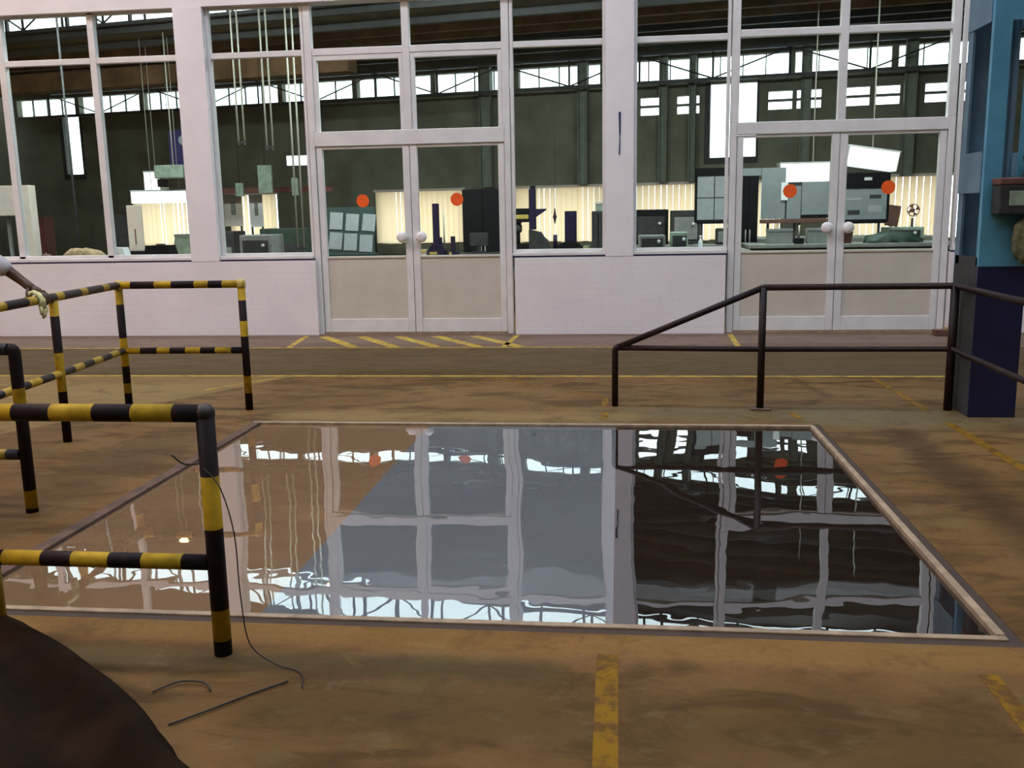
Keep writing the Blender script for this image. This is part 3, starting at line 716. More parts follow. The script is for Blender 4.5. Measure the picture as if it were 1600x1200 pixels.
# bundled olive cloth hung on the stanchion
def cloth_blob(name, mat, c, rx, ry, rz, seed, amp=.18, label=None, cat=None, flat=False, sub=3, parent=None, freq=2.2):
    from mathutils import noise
    bm = bmesh.new(); bmesh.ops.create_icosphere(bm, subdivisions=sub, radius=1)
    for v in bm.verts:
        n = noise.noise(v.co * freq + Vector((seed, seed * 1.7, 0))) * amp + noise.noise(v.co * freq * 2.4 + Vector((0, seed, 3))) * amp * .45
        p = v.co * (1 + n); v.co = Vector((p.x * rx, p.y * ry, p.z * rz))
        if flat and v.co.z < 0: v.co.z *= .02
    for f in bm.faces: f.smooth = True
    me = bpy.data.meshes.new(name); bm.to_mesh(me); bm.free(); me.materials.append(mat)
    o = bpy.data.objects.new(name, me); COL.objects.link(o); o.location = c; o.parent = parent
    return tag(o, label, cat)
clo = empty('hanging_cloth', (2.66, 6.60, 1.12), label='crumpled olive green cloth hanging from the control box', cat='cloth')
cloth_blob('cloth_folds', M['olive_cloth'], (0.005, 0, .10), .085, .05, .15, 3.1, .3, parent=clo); cloth_blob('cloth_folds', M['pale_green'], (.02, .02, .21), .05, .04, .055, 5.7, .3, parent=clo)

# ------------------------------------------------------------------ near clutter
def smooth(pts, n=6):
    """Catmull-Rom points through pts"""
    P = [Vector(p) for p in pts]; out = []
    for i in range(len(P) - 1):
        a, b, c, d = P[max(i - 1, 0)], P[i], P[i + 1], P[min(i + 2, len(P) - 1)]
        for k in range(n):
            t = k / n
            out.append(tuple(.5 * ((2 * b) + (c - a) * t + (2 * a - 5 * b + 4 * c - d) * t * t + (3 * b - a - 3 * c + d) * t ** 3)))
    return out + [tuple(P[-1])]
def tarpaulin():
    """heaped dark sheet: folds run along its front edge, the rest lies behind it on the floor"""
    from mathutils import noise
    E = [Vector(p) for p in ((-3.0, 3.28), (-2.50, 3.10), (-1.98, 2.86), (-1.56, 2.56), (-1.24, 2.28), (-1.00, 2.04), (-.90, 1.6))]
    nu, nv = 48, 30; bm = bmesh.new(); g = []
    for i in range(nu + 1):
        f = i / nu * (len(E) - 1); k = min(int(f), len(E) - 2); t = f - k
        p = E[k].lerp(E[k + 1], t); d = Vector((-.62, -.78)); row = []
        for j in range(nv + 1):
            v = j / nv; q = p + d * v * .95 + Vector((noise.noise(Vector((f * 1.3, v * 3, 0))), noise.noise(Vector((f * 1.3, v * 3, 5))))) * .05
            edge = min(1, v / .10) * min(1, (1 - v) / .2); end = min(1, i / 5, (nu - i) / 5)
            h = .085 + .042 * math.sin(v * 19 + 1.2 * math.sin(f * .9)) + .04 * noise.noise(Vector((f * 1.1, v * 4.5, 2))) + .05 * v * max(0, 1 - f / 4)
            row.append(bm.verts.new((q.x, q.y, max(.004, h * math.sin(min(1, edge) * math.pi / 2) * math.sin(min(1, end) * math.pi / 2)))))
        g.append(row)
    for i in range(nu):
        for j in range(nv): bm.faces.new((g[i][j], g[i + 1][j], g[i + 1][j + 1], g[i][j + 1])).smooth = True
    me = bpy.data.meshes.new('tarpaulin'); bm.normal_update(); bm.to_mesh(me); bm.free(); me.materials.append(M['tarp'])
    o = bpy.data.objects.new('tarpaulin', me); COL.objects.link(o)
    sd = o.modifiers.new('thick', 'SOLIDIFY'); sd.thickness = .004; sd.offset = 0
    return tag(o, 'dark brown tarpaulin heaped in folds on the floor in the lower left corner', 'tarpaulin')
tarpaulin()
wr = tb('loose_wire', M['wire'], None, smooth([(-1.33, 2.80, .66), (-1.27, 2.78, .60), (-1.23, 2.77, .45), (-1.22, 2.76, .25), (-1.20, 2.76, .08), (-1.12, 2.76, .012), (-1.02, 2.72, .006), (-.98, 2.62, .006)]), .0022, 6,
        label='thin black wire hanging from the near striped post', cat='wire')
wr2 = tb('loose_wire', M['wire'], None, smooth([(-1.36, 2.84, .665), (-1.42, 2.85, .66), (-1.46, 2.85, .69)]), .0035, 6, label='short black wire end twisted round the near post', cat='wire')
tb('rubber_strip', M['wire'], None, smooth([(-1.30, 2.38, .006), (-1.22, 2.46, .008), (-1.12, 2.58, .006), (-1.04, 2.66, .006)]), .0035, 6, label='dark strip of rubber lying on the floor by the near post', cat='debris')
tb('wire_scrap', M['wire'], None, smooth([(-1.44, 2.56, .006), (-1.38, 2.62, .012), (-1.30, 2.62, .012), (-1.26, 2.58, .006)]), .003, 6, label='curled dark wire scrap on the floor', cat='debris')

# ------------------------------------------------------------------ sodium high-bay lamps behind the viewer
def bay_lamp(x, y, z, label):
    l = empty('bay_lamp', (x, y, z), label=label, cat='lamp', group='sodium bay lamps')
    MB().lathe([(.05, .42), (.08, .40), (.10, .25), (.20, .10), (.27, -.02), (.265, -.02), (.19, .10), (.05, .2)], 24).build('reflector', M['dkgrey'], l)
    MB().lathe([(.03, .10), (.10, .05), (.14, -.03), (.12, -.11), (.03, -.16)], 20).build('bulb', M['sodium'], l)
    tb('stem', M['steel'], l, [(0, 0, .40), (0, 0, 9.5 - z)], .02, 8)
bay_lamp(-14.2, -5.16, 8.75, 'glowing sodium bay lamp mirrored in the tan water')
bay_lamp(-18.9, -5.16, 8.85, 'glowing sodium bay lamp mirrored at the left rim of the pit')
bay_lamp(-9.5, 6.0, 8.75, 'glowing sodium bay lamp hung over the hall at left')
bay_lamp(-13.0, 6.5, 8.75, 'glowing sodium bay lamp hung near the glazed wall at far left')
bay_lamp(-8.0, -1.5, 8.75, 'glowing sodium bay lamp hung behind the viewer')

# ------------------------------------------------------------------ inner room furnishings
def bench(x0, x1, y0, y1, z, label, mat='bench'):
    b = empty('workbench', ((x0 + x1) / 2, (y0 + y1) / 2, 0), label=label, cat='workbench'); hx, hy = (x1 - x0) / 2, (y1 - y0) / 2
    bx('worktop', M[mat], b, -hx, hx, -hy, hy, z - .05, z, bev=.006)
    for sx in (-1, 1):
        for sy in (-1, 1): bx('leg', M['dkgrey'], b, sx * (hx - .06) - .03, sx * (hx - .06) + .03, sy * (hy - .06) - .03, sy * (hy - .06) + .03, 0, z - .05)
    bx('apron', M['dkgrey'], b, -hx + .1, hx - .1, -hy + .04, -hy + .06, z - .17, z - .05)
    return b
bench(.22, 1.62, 12.0, 13.0, .95, 'pale workbench behind the window left of the right double door')
bench(1.70, 4.4, 12.9, 13.9, .98, 'long pale workbench behind the right double door')
bench(-3.2, -.25, 13.4, 14.6, .87, 'dark workbench carrying the silhouetted instruments', 'bench_dark')
bench(-4.62, -3.35, 12.75, 13.6, .86, 'dark workbench under the green display rack', 'bench_dark')
bench(-9.4, -5.35, 11.75, 13.0, .93, 'pale workbench behind the tall window at far left')
bench(-5.28, -4.68, 12.5, 13.4, .86, 'small workbench under the hanging conduits', 'bench_dark')
bench(2.0, 4.6, 14.2, 15.4, 1.02, 'rear workbench behind the display boards')
bench(.2, 1.2, 14.0, 15.5, .95, 'rear workbench carrying the dark machine box')

# green display rack with six papers
g = empty('display_rack', (-3.82, 13.15, .862), label='dark green tilted rack holding six pale papers', cat='display rack')
g.rotation_euler = (0, 0, math.radians(4))
tl = Matrix.Rotation(math.radians(-14), 4, 'X')
MB().box(-.36, .36, -.015, .015, .06, .74, mat=tl).build('backboard', M['board_green'], g)
for r in range(2):
    for c in range(3):
        dz = .40 if r else .10; dx = -.31 + c * .225; s = random.uniform(-.01, .01)
        mm = tl @ Matrix.Translation((0, 0, 0)) @ Matrix.Rotation(math.radians(4 + random.uniform(-2, 2)), 4, 'Y')
        MB().box(dx + .0, dx + .185, -.024, -.017, dz + s, dz + .245 + s, mat=mm).build('paper', M['paper'], g)
bx('foot_tray', M['board_green'], g, -.40, .40, -.14, .10, 0, .07, bev=.006)
for sx in (-.34, .34): tb('strut', M['board_green'], g, [(sx, .30, .0), (sx, .17, .66)], .014, 8)

# dark cabinet, instruments on the bench
def cabinet(name, x, y, w_, d, z0, z1, mat, label, cat='cabinet', handles=True):
    c = empty(name, (x, y, z0), label=label, cat=cat); h = z1 - z0
    bx('body', M[mat], c, -w_ / 2, w_ / 2, -d / 2, d / 2, 0, h, bev=.008)
    for s in (-1, 1):
        dd = bx('door', M[mat], c, min(0, s * w_ / 2) + .008, max(0, s * w_ / 2) - .008, -d / 2 - .014, -d / 2 - .001, .03, h - .03, bev=.003)
        if handles: bx('handle', M['frame'], dd, s * .03 - .006, s * .03 + .006, -d / 2 - .03, -d / 2 - .014, h * .45, h * .6)
    return c
cabinet('tall_cabinet', -2.12, 14.95, .64, .4, 0, 1.83, 'black', 'tall black cabinet behind the right leaf of the left double door')
mo = empty('monitor', (-2.12, 14.3, .87), label='small dark grey monitor in front of the tall black cabinet', cat='monitor')
bx('screen', M['dkgrey'], mo, -.14, .14, -.03, .03, .10, .30, bev=.008); bx('neck', M['dkgrey'], mo, -.03, .03, -.02, .02, .02, .11); bx('base', M['dkgrey'], mo, -.1, .1, -.08, .08, 0, .02)
hg = empty('height_gauge', (-2.63, 13.55, .87), label='violet height gauge with a tall column, before the blind', cat='gauge')
MB().poly([(-.12, -.1, 0), (.12, -.1, 0), (.13, -.1, .06), (.06, -.1, .17), (-.05, -.1, .17), (-.12, -.1, .06)], (0, .2, 0)).build('base', M['indigo'], hg)
bx('column', M['indigo'], hg, -.045, .045, -.04, .04, .17, .74, bev=.006); bx('head', M['indigo'], hg, .045, .075, -.05, .05, .16, .26)
bx('nameplate', M['yellow'], hg, -.09, .02, -.106, -.1, .02, .055); tb('scale_rod', M['tube'], hg, [(.11, .02, .05), (.11, .02, .66)], .012, 8)
hb = empty('dial_stand', (-2.40, 13.6, .87), label='short violet dial stand beside the height gauge', cat='gauge')
bx('base', M['indigo'], hb, -.08, .08, -.07, .07, 0, .05, bev=.006); bx('column', M['indigo'], hb, -.03, .03, -.02, .03, .05, .27); bx('nameplate', M['yellow'], hb, -.05, -.01, -.076, -.07, .008, .045)
cb2 = empty('carton', (-2.85, 13.5, .87), label='small cream carton next to the height gauge', cat='box')
bx('body', M['cream'], cb2, -.08, .08, -.08, .08, 0, .09, bev=.004); bx('flap', M['yellow'], cb2, -.08, .08, -.085, -.08, .05, .09)

pp = empty('profile_projector', (-1.27, 14.0, .87), label='black profile projector with side stage, silhouetted against the blind', cat='instrument')
MB().poly([(-.05, -.12, 0), (.25, -.12, 0), (.25, -.12, .10), (.22, -.12, .18), (.17, -.12, .22), (.12, -.12, .30), (-.05, -.12, .34)], (0, .26, 0)).build('base', M['dkgrey'], pp)
bx('column', M['indigo'], pp, -.05, .05, -.05, .07, .34, .93, bev=.01); bx('cap', M['black'], pp, -.03, .045, -.04, .05, .93, .97)
MB().poly([(.05, -.04, .52), (.20, -.04, .62), (.20, -.04, .64), (.05, -.04, .64)], (0, .1, 0)).build('arm', M['indigo'], pp)
bx('stage', M['black'], pp, -.26, -.05, -.06, .1, .56, .65, bev=.006); bx('stage', M['yellow'], pp, -.24, -.06, -.065, .1, .50, .56); bx('stage', M['black'], pp, -.26, -.05, -.06, .1, .45, .50)
MB().lathe([(.05, .0), (.06, .03), (.06, .10), (.04, .13)], 16, (-.22, .02, .30)).build('lamp_housing', M['dkgrey'], pp)
bx('bracket', M['black'], pp, -.28, -.17, -.03, .07, .43, .46); tb('bracket', M['black'], pp, [(-.22, .02, .13), (-.22, .02, .31)], .03, 8); bx('bracket', M['black'], pp, -.3, -.05, -.06, .1, .06, .13)
md = empty('measuring_machine', (-.71, 14.0, .87), label='black upright measuring machine on a spreading base', cat='instrument')
MB().poly([(-.28, -.14, 0), (.22, -.14, 0), (.20, -.14, .06), (.10, -.14, .14), (-.10, -.14, .15), (-.20, -.14, .11)], (0, .28, 0)).build('base', M['black'], md)
bx('column', M['indigo'], md, -.085, .085, -.08, .1, .14, .60, bev=.008); MB().lathe([(.03, 0), (.03, .05), (.02, .06)], 14, (-.085, .0, .34), 'X').build('knob', M['black'], md)
tb('probe', M['indigo'], md, [(-.23, 0, .05), (-.23, 0, .26)], .03, 8)
cabinet('drawer_tower', -.30, 13.85, .19, .3, .87, 1.46, 'dkgrey', 'narrow dark grey drawer tower at the right end of the instrument bench', handles=False)
cr = empty('carton', (-.28, 13.85, 1.461), label='small pale carton standing on the narrow drawer tower', cat='box')
bx('body', M['pale_green'], cr, -.06, .07, -.06, .06, 0, .12, bev=.004); bx('lid', M['cream'], cr, -.064, .074, -.064, .064, .10, .13)
pl = empty('pendant_plumb', (-1.01, 15.0, 1.36), label='dark plumb bob hanging by a cord before the blind', cat='plumb bob')
MB().lathe([(.004, -.09), (.018, -.02), (.032, .03), (.02, .06), (.006, .16)], 12).build('bob', M['indigo'], pl); tb('cord', M['wire'], pl, [(0, 0, .15), (0, 0, roof_z(-1.0, 15.0) - 1.36)], .003, 5)
ts = empty('tin', (-.47, 13.75, .87), label='small olive tin left of the narrow drawer tower', cat='tin')
MB().lathe([(.05, 0), (.05, .085), (.045, .09)], 18).build('body', M['yellow'], ts); MB().lathe([(.052, .08), (.052, .10)], 18).build('lid', M['pale_green'], ts)

# behind the window left of the right double door
def machine_box(x, y, z, w_, d, h, mat, label, name='machine_cabinet'):
    c = empty(name, (x, y, z), label=label, cat='machine'); 
    bx('body', M[mat], c, -w_ / 2, w_ / 2, -d / 2, d / 2, 0, h, bev=.012)
    bx('front_panel', M['dkgrey' if mat != 'dkgrey' else 'grey'], c, -w_ * .4, w_ * .4, -d / 2 - .012, -d / 2, h * .15, h * .8, bev=.004)
    MB().lathe([(.02, 0), (.022, -.02), (.015, -.03)], 14, (w_ * .25, -d / 2 - .012, h * .6), 'Y').build('dial', M['frame'], c)
    return c
machine_box(.47, 14.7, .95, .52, .45, .52, 'black', 'black machine box behind the window left of the right double door')
machine_box(.97, 14.4, .95, .42, .4, .50, 'dkgrey', 'dark grey machine cabinet beside the black machine box')
machine_box(.42, 12.55, .95, .34, .4, .19, 'grey', 'low grey machine on the pale bench by the white column')
machine_box(.78, 12.75, .95, .22, .35, .22, 'pale_green', 'low green machine on the pale bench', )
machine_box(1.42, 13.26, .98, .22, .16, .22, 'dkgrey', 'dark instrument case under the black-framed notice board')
tr = bench(1.02, 1.56, 13.15, 13.55, .98, 'narrow stand under the black-framed notice board')
sp = empty('spray_bottle', (1.06, 12.7, .95), label='small white bottle on the pale bench', cat='bottle')
MB().lathe([(.025, 0), (.027, .01), (.027, .09), (.012, .12), (.012, .14)], 16).build('body', M['paper_white'], sp); MB().lathe([(.015, .14), (.015, .17)], 12).build('cap', M['frame'], sp)

def notice_board(x, y, z0, w_, h, label, frame='black', rows=2, cols=2, sheet='paper', head=.1, legs=.3):
    b = empty('notice_board', (x, y, z0), label=label, cat='notice board')
    bx('backing', M['dkgrey'], b, -w_ / 2, w_ / 2, -.01, .015, 0, h)
    for q in ((-w_ / 2 - .03, -w_ / 2, -.02, .02, -.03, h), (w_ / 2, w_ / 2 + .03, -.02, .02, -.03, h), (-w_ / 2, w_ / 2, -.02, .02, -.05, 0)):
        bx('frame_bar', M[frame], b, *q)
    bx('header', M[frame], b, -w_ / 2 - .03, w_ / 2 + .03, -.025, .02, h, h + head)
    cw, ch = w_ / cols, h / rows
    for r in range(rows):
        for c in range(cols):
            bx('sheet', M[sheet], b, -w_ / 2 + c * cw + .006, -w_ / 2 + (c + 1) * cw - .006, -.018, -.011, r * ch + .006, (r + 1) * ch - .006)
    for s in (-1, 1): bx('leg', M['dkgrey'], b, s * w_ * .35 - .015, s * w_ * .35 + .015, -.01, .02, -legs, -.03)
    return b
notice_board(1.29, 13.35, 1.31, .47, .60, 'black-framed notice board with four pale sheets', legs=.33)
b2 = notice_board(3.28, 13.35, 1.28, .58, .42, 'notice board with a black header and printed sheets behind the right door leaf', head=.20, legs=.30, cols=1, rows=1, sheet='paper_grey')
bx('header_label', M['frame'], b2, -.02, .08, -.03, -.026, .52, .56)
for x_, z_, w2, h2 in ((-.24, .26, .20, .035), (-.22, .07, .16, .06), (.06, .28, .15, .05), (.05, .10, .18, .09)): bx('print', M['dkgrey' if w2 < .18 else 'paper'], b2, x_, x_ + w2, -.0195, -.0175, z_, z_ + h2)
# big grey panel stand
ps = empty('panel_stand', (2.40, 13.5, 1.0), label='stand of large grey-blue sheets behind the left leaf of the right double door', cat='display stand')
for q in ((-.46, -.14, .31, 1.00), (-.12, .07, .31, .75), (.08, .52, .36, .80)): bx('sheet', M['paper_grey'], ps, q[0], q[1], -.03, -.01, q[2], q[3])
bx('sheet', M['paper_grey'], ps, -.80, -.46, -.005, .01, .90, 1.0)
bx('ledge', M['brown'], ps, -.47, .50, -.06, .02, .25, .305, bev=.004); bx('backing', M['dkgrey'], ps, -.46, .54, -.004, .012, .31, .80)
for x_ in (-.36, .0, .06, .42): bx('leg', M['dkgrey'], ps, x_ - .015, x_ + .015, -.02, .02, -.02, .26)
bx('white_flap', M['paper_white'], ps, -.20, -.11, -.045, -.031, .56, .80, label='white flap of paper')
cabinet('black_locker', 1.83, 14.15, .28, .34, 0, 1.93, 'black', 'narrow black locker left of the grey-blue sheets', 'locker')
bxs = empty('storage_box', (2.15, 13.2, .98), label='pale box under the left part of the panel stand', cat='box'); bx('body', M['grey'], bxs, -.16, .16, -.1, .1, 0, .19, bev=.006); bx('lid', M['paper_grey'], bxs, -.165, .165, -.105, .105, .17, .20)
bxs = empty('storage_box', (2.68, 13.2, .98), label='pale box under the right part of the panel stand', cat='box'); bx('body', M['grey'], bxs, -.17, .17, -.1, .1, 0, .19, bev=.006); bx('lid', M['paper_grey'], bxs, -.175, .175, -.105, .105, .17, .20)
bk = empty('small_black_block', (2.37, 12.98, .98), label='small black block on the long pale workbench', cat='block'); bx('body', M['black'], bk, -.06, .06, -.05, .05, 0, .08, bev=.01); tb('rod', M['tube'], bk, [(0, 0, .08), (0, 0, .25)], .012, 8)
pot = empty('red_brown_pot', (2.98, 13.05, .98), label='red-brown pot beside the meeting stiles of the right double door', cat='pot'); MB().lathe([(.08, 0), (.10, .14), (.11, .15), (.09, .15), (.07, .02)], 18).build('body', M['redbrown'], pot); MB().lathe([(.09, .13), (.05, .17), (.01, .18)], 18).build('filling', M['paper_white'], pot)
cloth_blob('scrap_heap', M['dk_green'], (3.58, 13.03, .982), .36, .10, .15, 2.2, .35, 'heap of dark green castings on the bench behind the right door leaf', 'castings', True, 3, freq=3)
mb = machine_box(3.86, 13.60, .98, .50, .28, .19, 'pale_green', 'pale green flat machine bed beneath the small brown screen')
sn = empty('brown_screen', (3.90, 14.4, 1.02), label='small tilted brown screen before the right blind', cat='screen'); MB().box(-.09, .09, -.015, .015, .15, .45, mat=Matrix.Rotation(math.radians(9), 4, 'Y')).build('panel', M['brown'], sn); bx('foot', M['dkgrey'], sn, -.08, .1, -.06, .06, 0, .02); tb('neck', M['dkgrey'], sn, [(.01, .0, .02), (.03, .02, .2)], .012, 8)
fa = empty('desk_fan', (4.22, 14.4, 1.02), label='small dark desk fan silhouetted against the right blind', cat='fan')
MB().lathe([(.07, 0), (.07, .02), (.02, .03), (.015, .26)], 18).build('stand', M['dkgrey'], fa)
tb('guard', M['brown'], fa, arc((0, -.03, .37), .085, 0, 2 * math.pi, 20), .007, 6); MB().lathe([(.02, -.06), (.03, -.02), (.03, .05)], 14, (0, 0, .37), 'Y').build('motor', M['brown'], fa)
for k in range(4):
    a = k * math.pi / 2 + .4; MB().poly([(math.cos(a) * .02, -.03, .37 + math.sin(a) * .02), (math.cos(a - .35) * .08, -.028, .37 + math.sin(a - .35) * .08), (math.cos(a + .35) * .08, -.036, .37 + math.sin(a + .35) * .08)], (0, .004, 0)).build('blade', M['redbrown'], fa)
bench(4.45, 5.6, 12.1, 13.0, .98, 'bench behind the window right of the right double door')
cloth_blob('dark_casting', M['brown'], (4.62, 12.7, .982), .15, .14, .25, 8.8, .3, 'dark brown casting on the bench right of the right double door', 'casting', True, 3)

# behind the far left window
pf = empty('doorway_frame', (-9.0, 13.1, 0), label='cream portal frame inside the room at the left edge', cat='frame')
bx('post', M['cream'], pf, .27, .50, -.08, .08, 0, 1.98, bev=.006); bx('lintel', M['cream'], pf, -1.2, .27, -.08, .08, 1.55, 1.98, bev=.006); bx('post', M['cream'], pf, -1.4, -1.2, -.08, .08, 0, 1.98, bev=.006); tb('rod', M['grey'], pf, [(.05, .05, 0), (.05, .05, 1.55)], .03, 8)
cloth_blob('tan_cloth', M['tan'], (-7.12, 11.95, .932), .33, .10, .16, 6.1, .3, 'tan cloth heaped along the sill of the far left window', 'cloth', True, 3, freq=3)
cl2 = cloth_blob('brown_rag', M['brown'], (-7.62, 11.90, .932), .12, .07, .10, 1.4, .3, 'brown coil of rag beside the tan cloth', 'rag', True, 3)
wp = empty('white_carton', (-6.60, 11.95, .93), label='small white carton at the foot of the left window mullion', cat='box'); MB().poly([(-.13, -.08, 0), (.13, -.08, 0), (.08, -.08, .17), (-.11, -.08, .17)], (0, .16, 0)).build('body', M['paper_white'], wp); bx('label', M['cream'], wp, -.06, .03, -.084, -.08, .05, .1)
tw = empty('tall_white_board', (-6.83, 12.85, .93), label='tall narrow white board standing before the far left blind', cat='board'); bx('panel', M['cream'], tw, -.11, .11, -.015, .015, .09, .73, bev=.004); bx('foot', M['black'], tw, -.16, .14, -.08, .08, 0, .09); bx('mark', M['redbrown'], tw, -.012, .006, -.018, -.015, .18, .40)
bb = empty('black_case', (-6.2, 12.3, .93), label='black case on the bench left of the leftmost column', cat='case'); MB().poly([(-.2, -.12, 0), (.2, -.12, 0), (.15, -.12, .18), (-.16, -.12, .18)], (0, .24, 0)).build('body', M['black'], bb); bx('handle', M['dkgrey'], bb, -.06, .06, -.015, .015, .18, .2)
gb = empty('grey_case', (-6.03, 12.75, .93), label='grey case beside the leftmost column', cat='case'); MB().poly([(-.18, -.12, 0), (.25, -.12, 0), (.25, -.12, .30), (-.12, -.12, .28)], (0, .24, 0)).build('body', M['pale_green'], gb); bx('lid', M['grey'], gb, -.13, .25, -.125, .125, .28, .32)
tb('steel_mast', M['dkgrey'], None, [(-7.92, 13.2, 0), (-7.92, 13.2, 2.3), (-7.92, 13.2, 4.9)], .016, 10, label='thin grey mast inside the far left window', cat='mast')
rdp = empty('red_cabinet', (-11.6, 18.0, 0), label='dull red cabinet in the dark behind the far left window', cat='cabinet'); bx('body', M['redbrown'], rdp, -.22, .22, -.15, .15, 0, 1.55, bev=.01); bx('door', M['redbrown'], rdp, -.2, .2, -.165, -.151, .05, 1.5)
lb = empty('dark_locker', (-8.72, 16.0, 0), label='grey locker left of the far left blind', cat='locker'); bx('body', M['dkgrey'], lb, -.2, .2, -.2, .2, 0, 1.55, bev=.01); bx('door', M['dkgrey'], lb, -.18, .18, -.214, -.201, .05, 1.5)
# hanging lamps of the inner room
def hang_lamp(x, y, z, w_, h, tilt, label, cords=(0,), d=.16, mat='lampwhite', crd=.012):
    l = empty('hanging_lamp', (x, y, z), label=label, cat='lamp', group='hanging lamps of the inner room')
    mm = Matrix.Rotation(math.radians(tilt), 4, 'Y')
    MB().box(-w_ / 2, w_ / 2, -d, d, 0, h, bev=0, mat=mm).build('diffuser', M[mat], l)
    MB().box(-w_ / 2 - .015, w_ / 2 + .015, -d - .01, d + .01, h, h + .025, mat=mm).build('housing', M['frame'], l)
    MB().box(-w_ / 2 - .012, -w_ / 2 - .001, -d, d, 0, h, mat=mm).build('end_cap', M['tube'], l); MB().box(w_ / 2 + .001, w_ / 2 + .012, -d, d, 0, h, mat=mm).build('end_cap', M['tube'], l)
    for c in cords: tb('cord', M['tube'], l, [(c, 0, h), (c, 0, roof_z(x + c, y) - z)], crd, 6)
hang_lamp(2.95, 16.0, 1.87, .76, .28, 0, 'lit white lamp hanging above the grey-blue sheets', (.15,))
hang_lamp(3.72, 15.0, 2.02, .72, .27, 9, 'tilted lit white lamp hanging above the black header board', (.05,))
hang_lamp(-7.95, 16.0, 1.74, 1.0, .20, 0, 'long lit lamp hanging before the far left blind', (-.2, .3), crd=.005)
hang_lamp(-8.25, 16.4, 1.98, .28, .30, 0, 'short lit lamp hanging above the long lamp at far left', (0,), crd=.005)
gs = empty('green_lamp_hood', (-7.52, 15.6, 2.14), label='pale green hood hanging under the blue banner', cat='hood'); bx('hood', M['pale_green'], gs, -.30, .22, -.12, .12, 0, .22, bev=.02); bx('motor', M['black'], gs, -.26, -.16, -.1, .1, -.14, -.01); tb('rod', M['tube'], gs, [(0, 0, .2), (0, 0, roof_z(-7.52, 15.6) - 2.14)], .012, 6)
bn = empty('blue_banner', (-7.70, 16.3, 2.30), label='deep blue banner with a white emblem left of the leftmost column', cat='banner'); bx('cloth', M['purple'], bn, -.20, .20, -.008, .008, 0, .70); MB().lathe([(.09, -.004), (.075, -.006)], 24, (.06, -.008, .52), 'Y').build('emblem', M['paper'], bn); tb('pole', M['steel'], bn, [(-.22, 0, .70), (.22, 0, .70)], .015, 8)
for c in (-.2, .2): tb('cord', M['wire'], bn, [(c, 0, .70), (c, 0, roof_z(-7.5, 16.3) - 2.3)], .006, 5)
# unseen housings added for the fill lights at the head of the glazing
for sx in (-7.2, -2.4, 2.4):
    l = empty('fill_strip', (sx, 12.35, 4.42), label='added unseen fill strip under the inner ceiling, ' + {-7.2: 'at left', -2.4: 'in the middle', 2.4: 'at right'}[sx], cat='lamp', group='unseen fill strips under the inner ceiling')
    bx('housing', M['frame'], l, -1.2, 1.2, -.10, .10, 0, .06); tb('tube', M['lit'], l, [(-1.15, -.05, -.03), (1.15, -.05, -.03)], .018, 8); tb('hanger', M['steel'], l, [(0, 0, .06), (0, 0, .66)], .01, 6)
# conduits hanging behind the window left of the left double door
for i, (x, y, z0_, z1_, lab) in enumerate(((-5.44, 13.5, 2.50, 5.1, 'left pair of pale conduits ending high behind the window'), (-5.02, 13.5, 2.42, 5.1, 'short pair of pale conduits in the middle of the window'), (-4.47, 13.0, .98, 5.1, 'long pair of pale conduits reaching down to the bench'))):
    c = empty('conduit_pair', (x, y, z0_), label=lab, cat='conduit')
    for dx in (-.045, .045): tb('pipe', M['tube'], c, [(dx, 0, 0), (dx, 0, z1_ - z0_)], .013, 8)
    bx('clip', M['dkgrey'], c, -.07, .07, -.018, .018, .02, .05)
    bx('clip', M['dkgrey'], c, -.07, .07, -.018, .018, z1_ - z0_ - .6, z1_ - z0_ - .56)
for i, (x, y, z0_, h, w_, mt, lab) in enumerate(((-6.95, 17.0, 1.5, .24, .14, 'pale_green', 'small pale green sign box by the leftmost column'), (-6.45, 17.0, 1.55, .50, .26, 'pale_green', 'large pale green sign panel beside the conduits'), (-5.72, 16.8, 2.02, .17, .45, 'lampwhite', 'small lit lamp box behind the long conduits'), (-5.98, 17.25, 1.5, .32, .12, 'pale_green', 'narrow pale green sign panel beside the conduits'))):
    s = empty('hung_panel', (x, y, z0_ + .35), label=lab, cat='panel'); bx('panel', M[mt], s, -w_ / 2, w_ / 2, -.03, .03, 0, h, bev=.004); tb('cord', M['wire'], s, [(0, 0, h), (0, 0, roof_z(x, y) - z0_ - .35)], .005, 5)
def poster(x, y, z, w_, h, lab, mt='cream'):
    s = empty('poster_board', (x, y, 0), label=lab, cat='poster board'); bx('board', M[mt], s, -w_ / 2, w_ / 2, -.012, .012, z, z + h); bx('picture', M['grey'], s, -w_ * .12, w_ * .16, -.016, -.012, z + h * .35, z + h * .75)
    for q in (-1, 1): bx('leg', M['dkgrey'], s, q * w_ * .4 - .015, q * w_ * .4 + .015, -.01, .03, 0, z)
poster(-7.52, 18.0, 1.30, .36, .62, 'cream poster board right of the leftmost column'); poster(-7.05, 18.0, 1.28, .26, .62, 'second cream poster board right of the leftmost column', 'paper_white')
bs = bx('red_beam', M['redbrown'], None, -7.9, -5.4, 17.6, 17.75, 1.92, 2.02, label='dull red rail above the poster boards', cat='rail')
for q in (-7.8, -5.5): pass
machine_box(-5.02, 12.95, .86, .46, .5, .36, 'grey', 'grey machine base under the short conduits'); machine_box(-6.35, 14.8, 0, .5, .5, 1.25, 'dkgrey', 'dark machine cabinet right of the leftmost column'); machine_box(-5.35, 15.0, 0, .8, .5, 1.28, 'dk_green', 'dark green machine cabinet behind the conduits')

